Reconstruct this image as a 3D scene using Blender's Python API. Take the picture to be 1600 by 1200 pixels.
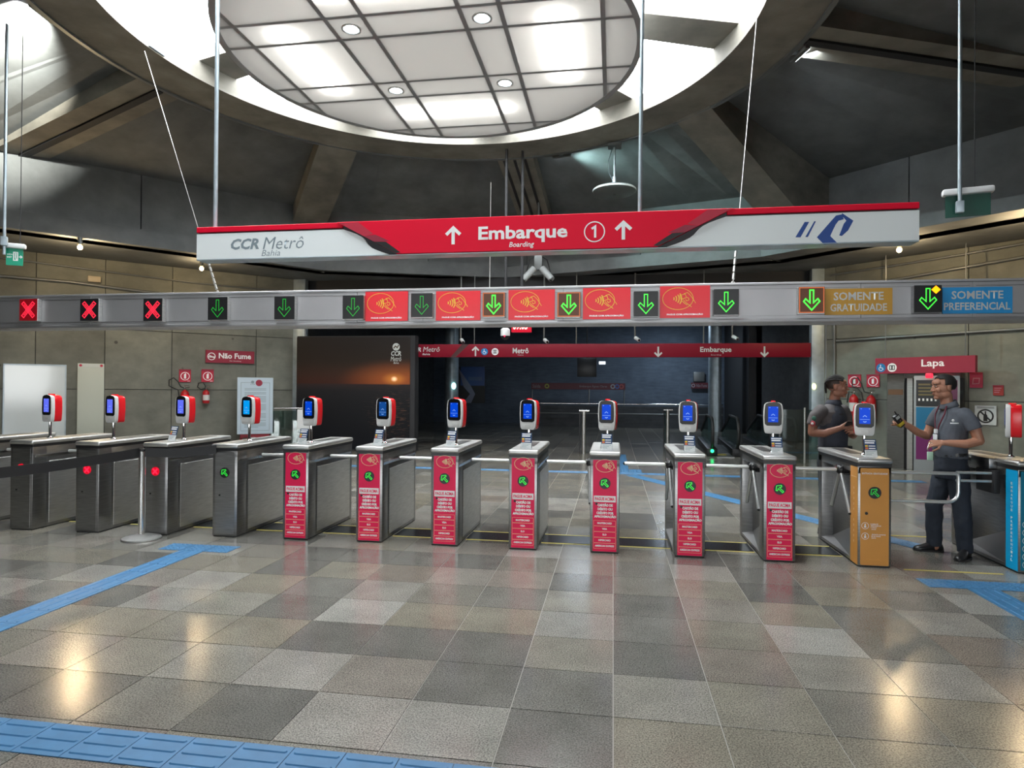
import bpy, bmesh, math, random
from mathutils import Vector, Matrix
random.seed(7)
PI = math.pi
D = bpy.data
SC = bpy.context.scene
COL = SC.collection
for o in list(D.objects):
    D.objects.remove(o, do_unlink=True)

# ------------------------------------------------------------------ camera, sky, exposure
FPX = 1000.0                                   # focal length in pixels of the 1600 px wide frame
YAW, PIT, ROLL = math.atan(0.158), math.atan(0.0067), 0.0075
EYE = Vector((0, 0, 1.7))
cd = D.cameras.new('camera')
cd.sensor_width = 36; cd.lens = 36 * FPX / 1600
cd.clip_start = 0.05; cd.clip_end = 400
cam = D.objects.new('camera', cd); COL.objects.link(cam)
SC.camera = cam
FW = Vector((-math.sin(YAW) * math.cos(PIT), math.cos(YAW) * math.cos(PIT), math.sin(PIT)))
RT = Vector((math.cos(YAW), math.sin(YAW), 0)); UP = RT.cross(FW)
RT, UP = RT * math.cos(ROLL) + UP * math.sin(ROLL), UP * math.cos(ROLL) - RT * math.sin(ROLL)   # the phone was held a hair askew
cam.matrix_world = Matrix(((RT.x, UP.x, -FW.x, EYE.x), (RT.y, UP.y, -FW.y, EYE.y), (RT.z, UP.z, -FW.z, EYE.z), (0, 0, 0, 1)))
SC.view_settings.view_transform = 'Standard'
SC.view_settings.look = 'None'
SC.view_settings.exposure = 0.40
SC.view_settings.gamma = 1.0
SC.view_settings.use_curve_mapping = False
SC.cycles.use_denoising = True
SC.cycles.max_bounces = 8
SC.cycles.diffuse_bounces = 4
SC.cycles.glossy_bounces = 4
SC.cycles.transparent_max_bounces = 12
SC.cycles.sample_clamp_indirect = 6.0
SC.cycles.caustics_reflective = False
SC.cycles.caustics_refractive = False
world = D.worlds.new('overcast_sky'); SC.world = world; world.use_nodes = True
wn_, wl_ = world.node_tree.nodes, world.node_tree.links      # overcast sky: three times brighter at the zenith than at the horizon
bg = wn_['Background']
geo_ = wn_.new('ShaderNodeTexCoord'); sep_ = wn_.new('ShaderNodeSeparateXYZ'); mr_ = wn_.new('ShaderNodeMapRange')
wl_.new(geo_.outputs['Generated'], sep_.inputs[0]); wl_.new(sep_.outputs['Z'], mr_.inputs[0])
mr_.inputs['From Min'].default_value = 0.0; mr_.inputs['From Max'].default_value = 1.0
mr_.inputs['To Min'].default_value = 7.5; mr_.inputs['To Max'].default_value = 24.0
bg.inputs[0].default_value = (0.95, 0.98, 1.0, 1); wl_.new(mr_.outputs[0], bg.inputs[1])

def light(name, kind, loc, power, size=0.1, color=(1, 1, 1), aim=None, size_y=None, spot=None, portal=False, spread=None):
    l = D.lights.new(name, kind); l.energy = power; l.color = color
    if kind == 'AREA':
        l.size = size
        if size_y: l.shape = 'RECTANGLE'; l.size_y = size_y
        if spread: l.spread = math.radians(spread)
        if portal: l.cycles.is_portal = True
    else:
        l.shadow_soft_size = size
    if spot: l.spot_size = spot; l.spot_blend = 0.6
    o = D.objects.new(name, l); COL.objects.link(o); o.location = loc
    if aim is not None:
        d = Vector(aim) - Vector(loc)
        o.rotation_euler = d.to_track_quat('-Z', 'Y').to_euler()
    return o

# ring roof geometry (metres): centre, heights, radii
RC = Vector((-2.55, 8.81, 0)); HZ = 5.2
Z_RING = 1.7 + HZ; R_OUT = 1.05 * HZ; R_IN = 0.873 * HZ
Z_DISC = 1.7 + 0.905 * HZ; DS = 0.905 * HZ / 3.44
light('skylight_portal', 'AREA', (RC.x, RC.y, Z_RING + 0.9), 1, 2 * R_IN + 0.4, aim=(RC.x, RC.y, 0), size_y=2 * R_IN + 0.4, portal=True)
light('entrance_portal', 'AREA', (-1.0, -6.0, 1.9), 1, 15, aim=(-1.0, 5, 1.9), size_y=3.8, portal=True)

# ------------------------------------------------------------------ rays onto real planes (measuring helpers)
def ray(px, py): return FW + RT * ((px - 800) / FPX) - UP * ((py - 600) / FPX)
def onto(px, py, p, n):
    d = ray(px, py); n = Vector(n)
    return EYE + d * ((Vector(p) - EYE).dot(n) / d.dot(n))
def on_floor(px, py, z=0): return onto(px, py, (0, 0, z), (0, 0, 1))

class Plane:
    """an upright plane: local x runs along it to the right, -y comes out of it towards the hall, z is up"""
    def __init__(s, p, ang):
        s.p = Vector(p); s.a = ang
        s.u = Vector((math.cos(ang), math.sin(ang), 0)); s.n = Vector((math.sin(ang), -math.cos(ang), 0))
    def loc(s, px, py, off=0.0):
        q = onto(px, py, s.p + s.n * off, s.n) - s.p
        return (q.dot(s.u), q.z)
    def w(s, x, z=0.0, off=0.0): return s.p + s.u * x + s.n * off + Vector((0, 0, z))

# ------------------------------------------------------------------ materials
MATS = {}
def nodes_of(m):
    m.use_nodes = True; nt = m.node_tree
    return nt, nt.nodes.get('Principled BSDF')
def mat(name, col, rough=0.5, metal=0.0, var=0.0, scale=8.0, emit=None, es=1.0, coat=0.0, bump=0.0, spec=None, stretch=None):
    if name in MATS: return MATS[name]
    m = D.materials.new(name); nt, b = nodes_of(m); N = nt.nodes; L = nt.links
    c4 = (*col, 1)
    b.inputs['Base Color'].default_value = c4
    b.inputs['Roughness'].default_value = rough
    b.inputs['Metallic'].default_value = metal
    if coat: b.inputs['Coat Weight'].default_value = coat; b.inputs['Coat Roughness'].default_value = 0.06
    if spec is not None: b.inputs['Specular IOR Level'].default_value = spec
    if emit: b.inputs['Emission Color'].default_value = (*emit, 1); b.inputs['Emission Strength'].default_value = es
    if var or bump:
        tc = N.new('ShaderNodeTexCoord'); mp = N.new('ShaderNodeMapping'); nz = N.new('ShaderNodeTexNoise')
        L.new(tc.outputs['Object'], mp.inputs[0]); L.new(mp.outputs[0], nz.inputs['Vector'])
        if stretch: mp.inputs['Scale'].default_value = stretch
        nz.inputs['Scale'].default_value = scale; nz.inputs['Detail'].default_value = 5
        if var:
            hs = N.new('ShaderNodeHueSaturation'); mr = N.new('ShaderNodeMapRange')
            mr.inputs['From Min'].default_value = 0.3; mr.inputs['From Max'].default_value = 0.7
            mr.inputs['To Min'].default_value = 1 - var; mr.inputs['To Max'].default_value = 1 + var
            L.new(nz.outputs['Fac'], mr.inputs[0]); L.new(mr.outputs[0], hs.inputs['Value'])
            hs.inputs['Color'].default_value = c4; L.new(hs.outputs[0], b.inputs['Base Color'])
            r2 = N.new('ShaderNodeMapRange'); r2.inputs['To Min'].default_value = max(0.02, rough - 0.35 * var); r2.inputs['To Max'].default_value = min(1, rough + 0.35 * var)
            L.new(nz.outputs['Fac'], r2.inputs[0]); L.new(r2.outputs[0], b.inputs['Roughness'])
        if bump:
            bp = N.new('ShaderNodeBump'); bp.inputs['Strength'].default_value = bump; bp.inputs['Distance'].default_value = 0.01
            L.new(nz.outputs['Fac'], bp.inputs['Height']); L.new(bp.outputs[0], b.inputs['Normal'])
    MATS[name] = m; return m

def concrete(name, c1, c2, stain=0.5, grain=(1, 1, 6), holes=False):
    """board-marked concrete: broad mottling, horizontal or vertical streaks, pin holes, per-piece tone"""
    m = D.materials.new(name); nt, b = nodes_of(m); N = nt.nodes; L = nt.links
    tc = N.new('ShaderNodeTexCoord')
    n1 = N.new('ShaderNodeTexNoise'); n1.inputs['Scale'].default_value = 0.9; n1.inputs['Detail'].default_value = 8; n1.inputs['Roughness'].default_value = 0.65
    L.new(tc.outputs['Object'], n1.inputs['Vector'])
    mp = N.new('ShaderNodeMapping'); mp.inputs['Scale'].default_value = grain; L.new(tc.outputs['Object'], mp.inputs[0])
    n2 = N.new('ShaderNodeTexNoise'); n2.inputs['Scale'].default_value = 2.2; n2.inputs['Detail'].default_value = 6; L.new(mp.outputs[0], n2.inputs['Vector'])
    mx = N.new('ShaderNodeMix'); mx.data_type = 'RGBA'; mx.inputs[6].default_value = (*c1, 1); mx.inputs[7].default_value = (*c2, 1)
    r1 = N.new('ShaderNodeMapRange'); r1.inputs[1].default_value = 0.33; r1.inputs[2].default_value = 0.68
    L.new(n1.outputs['Fac'], r1.inputs[0]); L.new(r1.outputs[0], mx.inputs[0])
    r2 = N.new('ShaderNodeMapRange'); r2.inputs[1].default_value = 0.3; r2.inputs[2].default_value = 0.7
    r2.inputs[3].default_value = 1 - stain * 0.45; r2.inputs[4].default_value = 1 + stain * 0.25
    L.new(n2.outputs['Fac'], r2.inputs[0])
    oi = N.new('ShaderNodeObjectInfo'); r3 = N.new('ShaderNodeMapRange'); r3.inputs[3].default_value = 0.9; r3.inputs[4].default_value = 1.1
    L.new(oi.outputs['Random'], r3.inputs[0])
    ml = N.new('ShaderNodeMath'); ml.operation = 'MULTIPLY'; L.new(r2.outputs[0], ml.inputs[0]); L.new(r3.outputs[0], ml.inputs[1])
    last = ml
    if holes:
        vo = N.new('ShaderNodeTexVoronoi'); vo.inputs['Scale'].default_value = 1.5; vo.inputs['Randomness'].default_value = 0.55
        L.new(tc.outputs['Object'], vo.inputs['Vector'])
        rh = N.new('ShaderNodeMapRange'); rh.inputs[1].default_value = 0.045; rh.inputs[2].default_value = 0.075; rh.inputs[3].default_value = 0.35; rh.inputs[4].default_value = 1
        L.new(vo.outputs['Distance'], rh.inputs[0])
        m2 = N.new('ShaderNodeMath'); m2.operation = 'MULTIPLY'; L.new(ml.outputs[0], m2.inputs[0]); L.new(rh.outputs[0], m2.inputs[1]); last = m2
    hs = N.new('ShaderNodeHueSaturation'); L.new(mx.outputs[2], hs.inputs['Color']); L.new(last.outputs[0], hs.inputs['Value'])
    L.new(hs.outputs[0], b.inputs['Base Color'])
    b.inputs['Roughness'].default_value = 0.75
    bp = N.new('ShaderNodeBump'); bp.inputs['Strength'].default_value = 0.35; bp.inputs['Distance'].default_value = 0.01
    L.new(n2.outputs['Fac'], bp.inputs['Height']); L.new(bp.outputs[0], b.inputs['Normal'])
    MATS[name] = m; return m

def granite():
    m = D.materials.new('granite'); nt, b = nodes_of(m); N = nt.nodes; L = nt.links
    geo = N.new('ShaderNodeNewGeometry'); oi = N.new('ShaderNodeObjectInfo')
    wn = N.new('ShaderNodeTexWhiteNoise'); wn.noise_dimensions = '1D'; L.new(oi.outputs['Random'], wn.inputs['W'])
    cr = N.new('ShaderNodeValToRGB'); cr.color_ramp.interpolation = 'LINEAR'
    st = [(0.0, (0.122, 0.117, 0.104)), (0.25, (0.165, 0.159, 0.141)), (0.5, (0.206, 0.187, 0.147)), (0.72, (0.244, 0.235, 0.21)), (0.88, (0.188, 0.158, 0.13)), (1, (0.30, 0.29, 0.262))]
    cr.color_ramp.elements[0].position = 0; cr.color_ramp.elements[0].color = (*st[0][1], 1)
    cr.color_ramp.elements[1].position = 1; cr.color_ramp.elements[1].color = (*st[-1][1], 1)
    for p, c in st[1:-1]:
        e = cr.color_ramp.elements.new(p); e.color = (*c, 1)
    L.new(wn.outputs['Value'], cr.inputs[0])
    sp = N.new('ShaderNodeTexNoise'); sp.inputs['Scale'].default_value = 120; sp.inputs['Detail'].default_value = 3; L.new(geo.outputs['Position'], sp.inputs['Vector'])
    sr = N.new('ShaderNodeMapRange'); sr.inputs[1].default_value = 0.34; sr.inputs[2].default_value = 0.62; sr.inputs[3].default_value = 0.42; sr.inputs[4].default_value = 1.3
    L.new(sp.outputs['Fac'], sr.inputs[0])
    cl = N.new('ShaderNodeTexNoise'); cl.inputs['Scale'].default_value = 2.4; cl.inputs['Detail'].default_value = 7; cl.inputs['Roughness'].default_value = 0.7; L.new(geo.outputs['Position'], cl.inputs['Vector'])
    c2 = N.new('ShaderNodeMapRange'); c2.inputs[1].default_value = 0.3; c2.inputs[2].default_value = 0.7; c2.inputs[3].default_value = 0.82; c2.inputs[4].default_value = 1.18
    L.new(cl.outputs['Fac'], c2.inputs[0])
    ml = N.new('ShaderNodeMath'); ml.operation = 'MULTIPLY'; L.new(sr.outputs[0], ml.inputs[0]); L.new(c2.outputs[0], ml.inputs[1])
    hs = N.new('ShaderNodeHueSaturation'); L.new(cr.outputs[0], hs.inputs['Color']); L.new(ml.outputs[0], hs.inputs['Value'])
    L.new(hs.outputs[0], b.inputs['Base Color'])
    rr = N.new('ShaderNodeMapRange'); rr.inputs[1].default_value = 0.3; rr.inputs[2].default_value = 0.7; rr.inputs[3].default_value = 0.15; rr.inputs[4].default_value = 0.22
    L.new(cl.outputs['Fac'], rr.inputs[0]); L.new(rr.outputs[0], b.inputs['Roughness'])
    b.inputs['Specular IOR Level'].default_value = 0.6
    bp = N.new('ShaderNodeBump'); bp.inputs['Strength'].default_value = 0.05; bp.inputs['Distance'].default_value = 0.004
    L.new(sp.outputs['Fac'], bp.inputs['Height']); L.new(bp.outputs[0], b.inputs['Normal'])
    MATS['granite'] = m; return m

def translucent(name, col, mix=0.5, rough=0.12):
    m = D.materials.new(name); nt, b = nodes_of(m); N = nt.nodes; L = nt.links
    t = N.new('ShaderNodeBsdfTranslucent'); t.inputs[0].default_value = (*col, 1)
    b.inputs['Base Color'].default_value = (*col, 1); b.inputs['Roughness'].default_value = rough
    x = N.new('ShaderNodeMixShader'); x.inputs[0].default_value = mix
    out = N['Material Output']; L.new(b.outputs[0], x.inputs[1]); L.new(t.outputs[0], x.inputs[2]); L.new(x.outputs[0], out.inputs[0])
    MATS[name] = m; return m
def glass(name, col, clear=0.85, rough=0.03):
    m = D.materials.new(name); nt, b = nodes_of(m); N = nt.nodes; L = nt.links
    t = N.new('ShaderNodeBsdfTransparent'); t.inputs[0].default_value = (*col, 1)
    g = N.new('ShaderNodeBsdfGlossy'); g.inputs['Roughness'].default_value = rough
    x = N.new('ShaderNodeMixShader'); x.inputs[0].default_value = 1 - clear
    out = N['Material Output']; L.new(t.outputs[0], x.inputs[1]); L.new(g.outputs[0], x.inputs[2]); L.new(x.outputs[0], out.inputs[0])
    MATS[name] = m; return m

CONC = concrete('concrete', (0.13, 0.134, 0.112), (0.23, 0.232, 0.195), 0.34, (1, 1, 2), True)
CONC_R = concrete('concrete_ring', (0.17, 0.158, 0.135), (0.265, 0.247, 0.208), 0.5, (1, 1, 2))
CONC_D = concrete('concrete_roof', (0.13, 0.139, 0.143), (0.20, 0.21, 0.213), 0.35, (1, 1, 1))
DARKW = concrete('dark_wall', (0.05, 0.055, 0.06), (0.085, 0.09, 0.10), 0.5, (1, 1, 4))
GRAN = granite()
GROUT = mat('grout', (0.30, 0.285, 0.255), 0.85)
STEEL = mat('brushed_steel', (0.64, 0.64, 0.625), 0.42, 1.0, var=0.12, scale=6, stretch=(1, 1, 14))
STEEL_D = mat('dark_steel', (0.29, 0.29, 0.29), 0.34, 1.0, var=0.15, scale=6, stretch=(1, 1, 14))
CHROME = mat('polished_steel', (0.8, 0.8, 0.8), 0.14, 1.0)
GALV = mat('galvanised', (0.45, 0.53, 0.58), 0.45, 0.6, var=0.15, scale=5)
BLACK = mat('black_plastic', (0.012, 0.012, 0.013), 0.35)
GLASSB = mat('black_glass', (0.008, 0.008, 0.009), 0.2, spec=0.2)
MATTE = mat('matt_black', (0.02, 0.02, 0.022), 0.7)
RUBBER = mat('black_rubber', (0.015, 0.015, 0.016), 0.6)
WHITE = mat('white_paint', (0.78, 0.80, 0.80), 0.35)
SIGNW = mat('sign_white_face', (0.86, 0.91, 0.91), 0.4)
STEEL_G = mat('gantry_steel', (0.50, 0.50, 0.51), 0.55, 1.0, var=0.05, scale=2)
WPRINT = mat('white_print', (0.90, 0.90, 0.90), 0.5)
LEDGS = mat('small_green_led', (0.0, 0.08, 0.0), 0.4, emit=(0.03, 0.9, 0.06), es=0.95)
GPRINT = mat('grey_print', (0.23, 0.29, 0.32), 0.5)
RED = mat('red_vinyl', (0.88, 0.008, 0.095), 0.35, spec=0.3)
REDSIGN = mat('red_sign', (0.80, 0.0, 0.03), 0.5, spec=0.25)
REDBRIGHT = mat('red_shell', (0.82, 0.012, 0.02), 0.25)
MAROON = mat('maroon_sign', (0.30, 0.018, 0.045), 0.45)
DRED = mat('deep_red_print', (0.50, 0.02, 0.05), 0.45)
YELLOW = mat('yellow_print', (0.85, 0.55, 0.05), 0.45)
CREAMLINE = mat('pale_yellow_line', (0.9, 0.62, 0.35), 0.45)
ORANGE = mat('orange_vinyl', (0.70, 0.31, 0.055), 0.45, var=0.05, scale=4)
OCHRE = mat('ochre_panel', (0.52, 0.28, 0.035), 0.45)
BLUEP = mat('blue_panel', (0.02, 0.28, 0.62), 0.45)
CYAN = mat('cyan_vinyl', (0.0, 0.42, 0.80), 0.4)
TEAL = mat('teal_vinyl', (0.0, 0.20, 0.32), 0.4)
NAVY = mat('navy_print', (0.02, 0.06, 0.16), 0.45)
LOGOBLUE = mat('blue_logo_print', (0.015, 0.07, 0.30), 0.4)
TACT = mat('blue_tactile_rubber', (0.05, 0.165, 0.32), 0.42, var=0.12, scale=9)
YLINE = mat('yellow_line', (0.62, 0.50, 0.12), 0.6)
DPLATE = mat('dark_plate', (0.10, 0.115, 0.13), 0.22, 0.85)
LEDG = mat('green_led', (0.0, 0.1, 0.0), 0.4, emit=(0.05, 1.0, 0.05), es=1.6)
LEDGD = mat('dim_green_led', (0.0, 0.05, 0.01), 0.4, emit=(0.02, 0.75, 0.06), es=0.55)
LEDR = mat('red_led', (0.1, 0.0, 0.0), 0.4, emit=(1.0, 0.02, 0.05), es=1.5)
LEDRD = mat('red_led_face', (0.12, 0.0, 0.005), 0.4, emit=(1.0, 0.01, 0.02), es=0.10)
LEDO = mat('orange_led_face', (0.12, 0.04, 0.01), 0.4, emit=(1.0, 0.22, 0.06), es=0.42)
LEDA = mat('amber_led', (0.2, 0.1, 0.0), 0.4, emit=(1.0, 0.28, 0.0), es=2.2)
SCREEN = mat('blue_screen', (0.0, 0.01, 0.06), 0.3, spec=0.1, emit=(0.0, 0.065, 0.75), es=0.62)
SCREENL = mat('pale_blue_screen', (0.0, 0.01, 0.06), 0.3, spec=0.1, emit=(0.12, 0.15, 0.85), es=0.8)
SCREENC = mat('cyan_blue_screen', (0.0, 0.01, 0.06), 0.3, spec=0.1, emit=(0.0, 0.33, 0.85), es=0.75)
SCREENK = mat('dark_blue_screen', (0.0, 0.01, 0.06), 0.3, spec=0.1, emit=(0.01, 0.09, 0.35), es=0.5)
SCRTXT = mat('screen_text', (0.1, 0.1, 0.2), 0.3, emit=(0.2, 0.45, 0.95), es=0.6)
GREYSEAM = mat('grey_seam', (0.42, 0.44, 0.47), 0.5)
ALU = mat('satin_aluminium', (0.86, 0.86, 0.85), 0.32, 0.85)
LAMPW = mat('lamp_white', (0.8, 0.9, 1), 0.4, emit=(0.8, 0.97, 1.0), es=16)
LAMPY = mat('lamp_warm', (1, 0.8, 0.5), 0.4, emit=(1.0, 0.66, 0.28), es=26)
CABLE = mat('steel_cable', (0.5, 0.5, 0.48), 0.4, 0.8)
PIPE = mat('grey_pipe', (0.20, 0.21, 0.21), 0.4, 0.5)
EXITG = mat('exit_green', (0.0, 0.33, 0.19), 0.4)
EXITD = mat('dark_exit_green', (0.0, 0.06, 0.04), 0.4)
SKIN = mat('brown_skin', (0.42, 0.20, 0.125), 0.5, var=0.08, scale=18)
SKIN2 = mat('dark_brown_skin', (0.33, 0.145, 0.09), 0.5, var=0.08, scale=18)
SHIRT = mat('grey_shirt', (0.085, 0.095, 0.115), 0.85, var=0.12, scale=14)
SHIRT2 = mat('taupe_shirt', (0.125, 0.115, 0.115), 0.85, var=0.12, scale=14)
VEST = mat('dark_vest', (0.045, 0.052, 0.07), 0.8, var=0.12, scale=14)
TROUS = mat('navy_trousers', (0.018, 0.024, 0.036), 0.85, var=0.15, scale=12)
LEATHER = mat('black_leather', (0.012, 0.012, 0.013), 0.3)
HAIR = mat('black_hair', (0.012, 0.010, 0.009), 0.7)
CORD = mat('dark_red_cord', (0.12, 0.015, 0.03), 0.7)
GLS = glass('dark_glass', (0.55, 0.70, 0.67), 0.80)
ACRYL = glass('clear_acrylic', (0.93, 0.95, 0.97), 0.88)
PANE = glass('skylight_glass', (0.97, 0.99, 1.0), 0.97, 0.2)

# ------------------------------------------------------------------ mesh building
class MB:
    def __init__(s): s.v = []; s.f = []
    def add(s, vs, fs):
        b = len(s.v); s.v += [tuple(v) for v in vs]; s.f += [tuple(i + b for i in f) for f in fs]; return s
    def box(s, x0, x1, y0, y1, z0, z1):
        return s.add([(x0, y0, z0), (x1, y0, z0), (x1, y1, z0), (x0, y1, z0), (x0, y0, z1), (x1, y0, z1), (x1, y1, z1), (x0, y1, z1)],
                     [(0, 3, 2, 1), (4, 5, 6, 7), (0, 1, 5, 4), (1, 2, 6, 5), (2, 3, 7, 6), (3, 0, 4, 7)])
    def hexa(s, p):   # 8 corners: bottom 4 ccw, top 4 ccw
        return s.add(p, [(0, 3, 2, 1), (4, 5, 6, 7), (0, 1, 5, 4), (1, 2, 6, 5), (2, 3, 7, 6), (3, 0, 4, 7)])
    def prism(s, poly, y0, y1):   # poly (x,z) counter-clockwise seen from -y
        n = len(poly)
        vs = [(x, y0, z) for x, z in poly] + [(x, y1, z) for x, z in poly]
        fs = [tuple(range(n)), tuple(range(2 * n - 1, n - 1, -1))] + [(i, i + n, (i + 1) % n + n, (i + 1) % n) for i in range(n)]
        return s.add(vs, fs)
    def prismz(s, poly, z0, z1):  # poly (x,y) ccw from above
        n = len(poly)
        vs = [(x, y, z0) for x, y in poly] + [(x, y, z1) for x, y in poly]
        fs = [tuple(range(n - 1, -1, -1)), tuple(range(n, 2 * n))] + [(i, (i + 1) % n, (i + 1) % n + n, i + n) for i in range(n)]
        return s.add(vs, fs)
    def flat(s, poly, y=0):       # one flat face in xz facing -y
        return s.add([(x, y, z) for x, z in poly], [tuple(range(len(poly)))])
    def cone(s, p, q, r, r2=None, n=12, caps=True):
        p = Vector(p); q = Vector(q); r2 = r if r2 is None else r2
        d = (q - p); d = d.normalized() if d.length > 1e-9 else Vector((0, 0, 1))
        a = Vector((0, 0, 1)) if abs(d.z) < 0.9 else Vector((1, 0, 0))
        u = d.cross(a).normalized(); w = d.cross(u)
        vs = []
        for c, rr in ((p, r), (q, r2)):
            for i in range(n):
                t = 2 * PI * i / n; vs.append(c + u * (math.cos(t) * rr) + w * (math.sin(t) * rr))
        fs = [(i, i + n, (i + 1) % n + n, (i + 1) % n) for i in range(n)]
        if caps: fs += [tuple(range(n)), tuple(range(2 * n - 1, n - 1, -1))]
        return s.add(vs, fs)
    def tube(s, pts, r, n=8, closed=False):
        pts = [Vector(p) for p in pts]; m = len(pts); rs = r if isinstance(r, (list, tuple)) else [r] * m
        ref = None; vs = []
        for i, p in enumerate(pts):
            if closed: t = pts[(i + 1) % m] - pts[i - 1]
            else: t = pts[min(i + 1, m - 1)] - pts[max(i - 1, 0)]
            t.normalize()
            if ref is None:
                ref = Vector((0, 0, 1)) if abs(t.z) < 0.9 else Vector((1, 0, 0))
                ref = (ref - t * ref.dot(t)).normalized()
            else:
                ref = (ref - t * ref.dot(t)).normalized()
            w = t.cross(ref)
            for k in range(n):
                a = 2 * PI * k / n; vs.append(p + ref * (math.cos(a) * rs[i]) + w * (math.sin(a) * rs[i]))
        fs = []
        for i in range(m if closed else m - 1):
            j = (i + 1) % m
            for k in range(n):
                fs.append((i * n + k, i * n + (k + 1) % n, j * n + (k + 1) % n, j * n + k))
        if not closed: fs += [tuple(range(n - 1, -1, -1)), tuple(range((m - 1) * n, m * n))]
        return s.add(vs, fs)
    def lathe(s, prof, n=20, c=(0, 0, 0)):
        vs = []; m = len(prof)
        for r, z in prof:
            for k in range(n):
                a = 2 * PI * k / n; vs.append((c[0] + r * math.cos(a), c[1] + r * math.sin(a), c[2] + z))
        fs = []
        for i in range(m - 1):
            for k in range(n): fs.append((i * n + k, i * n + (k + 1) % n, (i + 1) * n + (k + 1) % n, (i + 1) * n + k))
        fs += [tuple(range(n - 1, -1, -1)), tuple(range((m - 1) * n, m * n))]
        return s.add(vs, fs)
    def ball(s, c, r, nu=14, nv=9, M=None, keep=None):
        r = (r, r, r) if not isinstance(r, (tuple, list)) else r
        vs = []; fs = []
        for i in range(nv + 1):
            ph = PI * i / nv
            for k in range(nu):
                a = 2 * PI * k / nu
                v = Vector((r[0] * math.sin(ph) * math.cos(a), r[1] * math.sin(ph) * math.sin(a), r[2] * math.cos(ph)))
                vs.append(v)
        for i in range(nv):
            for k in range(nu):
                f = (i * nu + k, (i + 1) * nu + k, (i + 1) * nu + (k + 1) % nu, i * nu + (k + 1) % nu)
                if keep is None or keep(sum((vs[j] for j in f), Vector()) / 4): fs.append(f)
        if M is not None: vs = [M @ v for v in vs]
        return s.add([v + Vector(c) for v in vs], fs)
    def ribbon(s, pts, w, y=0, closed=False):   # flat stroke in xz
        m = len(pts); L = []; R = []
        for i in range(m):
            if closed: a, b = pts[i - 1], pts[(i + 1) % m]; p0 = pts[i - 1]; p1 = pts[i]; p2 = pts[(i + 1) % m]
            else: p0 = pts[max(i - 1, 0)]; p1 = pts[i]; p2 = pts[min(i + 1, m - 1)]
            d1 = Vector((p1[0] - p0[0], p1[1] - p0[1])); d2 = Vector((p2[0] - p1[0], p2[1] - p1[1]))
            if d1.length < 1e-9: d1 = d2
            if d2.length < 1e-9: d2 = d1
            d1.normalize(); d2.normalize(); n1 = Vector((-d1.y, d1.x)); n2 = Vector((-d2.y, d2.x))
            nn = n1 + n2
            nn = n1 if nn.length < 1e-6 else nn.normalized()
            k = 0.5 * w / max(0.45, nn.dot(n1))
            L.append((p1[0] + nn.x * k, p1[1] + nn.y * k)); R.append((p1[0] - nn.x * k, p1[1] - nn.y * k))
        vs = [(x, y, z) for x, z in L] + [(x, y, z) for x, z in R]
        rng = range(m if closed else m - 1)
        return s.add(vs, [(i, m + i, m + (i + 1) % m, (i + 1) % m) for i in rng])
    def mesh(s, name, m, smooth=None, bevel=0, seg=2):
        me = D.meshes.new(name); me.from_pydata(s.v, [], s.f)
        if bevel:
            bm = bmesh.new(); bm.from_mesh(me)
            bmesh.ops.remove_doubles(bm, verts=bm.verts, dist=1e-6)
            bmesh.ops.recalc_face_normals(bm, faces=bm.faces)
            ed = [e for e in bm.edges if len(e.link_faces) == 2 and e.calc_face_angle(0) > 0.5]
            bmesh.ops.bevel(bm, geom=ed, offset=bevel, segments=seg, profile=0.5, affect='EDGES', clamp_overlap=True)
            bm.to_mesh(me); bm.free()
            if smooth is None: smooth = 35
        if m: me.materials.append(m)
        if smooth is not None:
            me.shade_smooth(); me.set_sharp_from_angle(angle=math.radians(smooth))
        return me
    def build(s, name, m, parent=None, loc=(0, 0, 0), rotz=0, smooth=None, bevel=0, seg=2):
        return place(name, s.mesh(name, m, smooth, bevel, seg), parent, loc, rotz)

def place(name, me, parent=None, loc=(0, 0, 0), rotz=0, scale=None):
    o = D.objects.new(name, me); COL.objects.link(o); o.location = loc; o.rotation_euler = (0, 0, rotz)
    if scale: o.scale = scale
    if parent is not None: o.parent = parent
    return o
def tag(o, label, cat, group=None):
    o['label'] = label; o['category'] = cat
    if group: o['group'] = group
    return o
def thing(name, label, cat, loc=(0, 0, 0), rotz=0, group=None):
    o = D.objects.new(name, None); COL.objects.link(o); o.location = loc; o.rotation_euler = (0, 0, rotz)
    o.empty_display_size = 0.1
    return tag(o, label, cat, group)
def struct(name, loc=(0, 0, 0), rotz=0):
    o = D.objects.new(name, None); COL.objects.link(o); o.location = loc; o.rotation_euler = (0, 0, rotz); o['kind'] = 'structure'
    return o
def copy_tree(o, parent=None):
    c = o.copy(); COL.objects.link(c); c.parent = parent
    for ch in [x for x in o.children]: copy_tree(ch, c)
    return c

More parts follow.
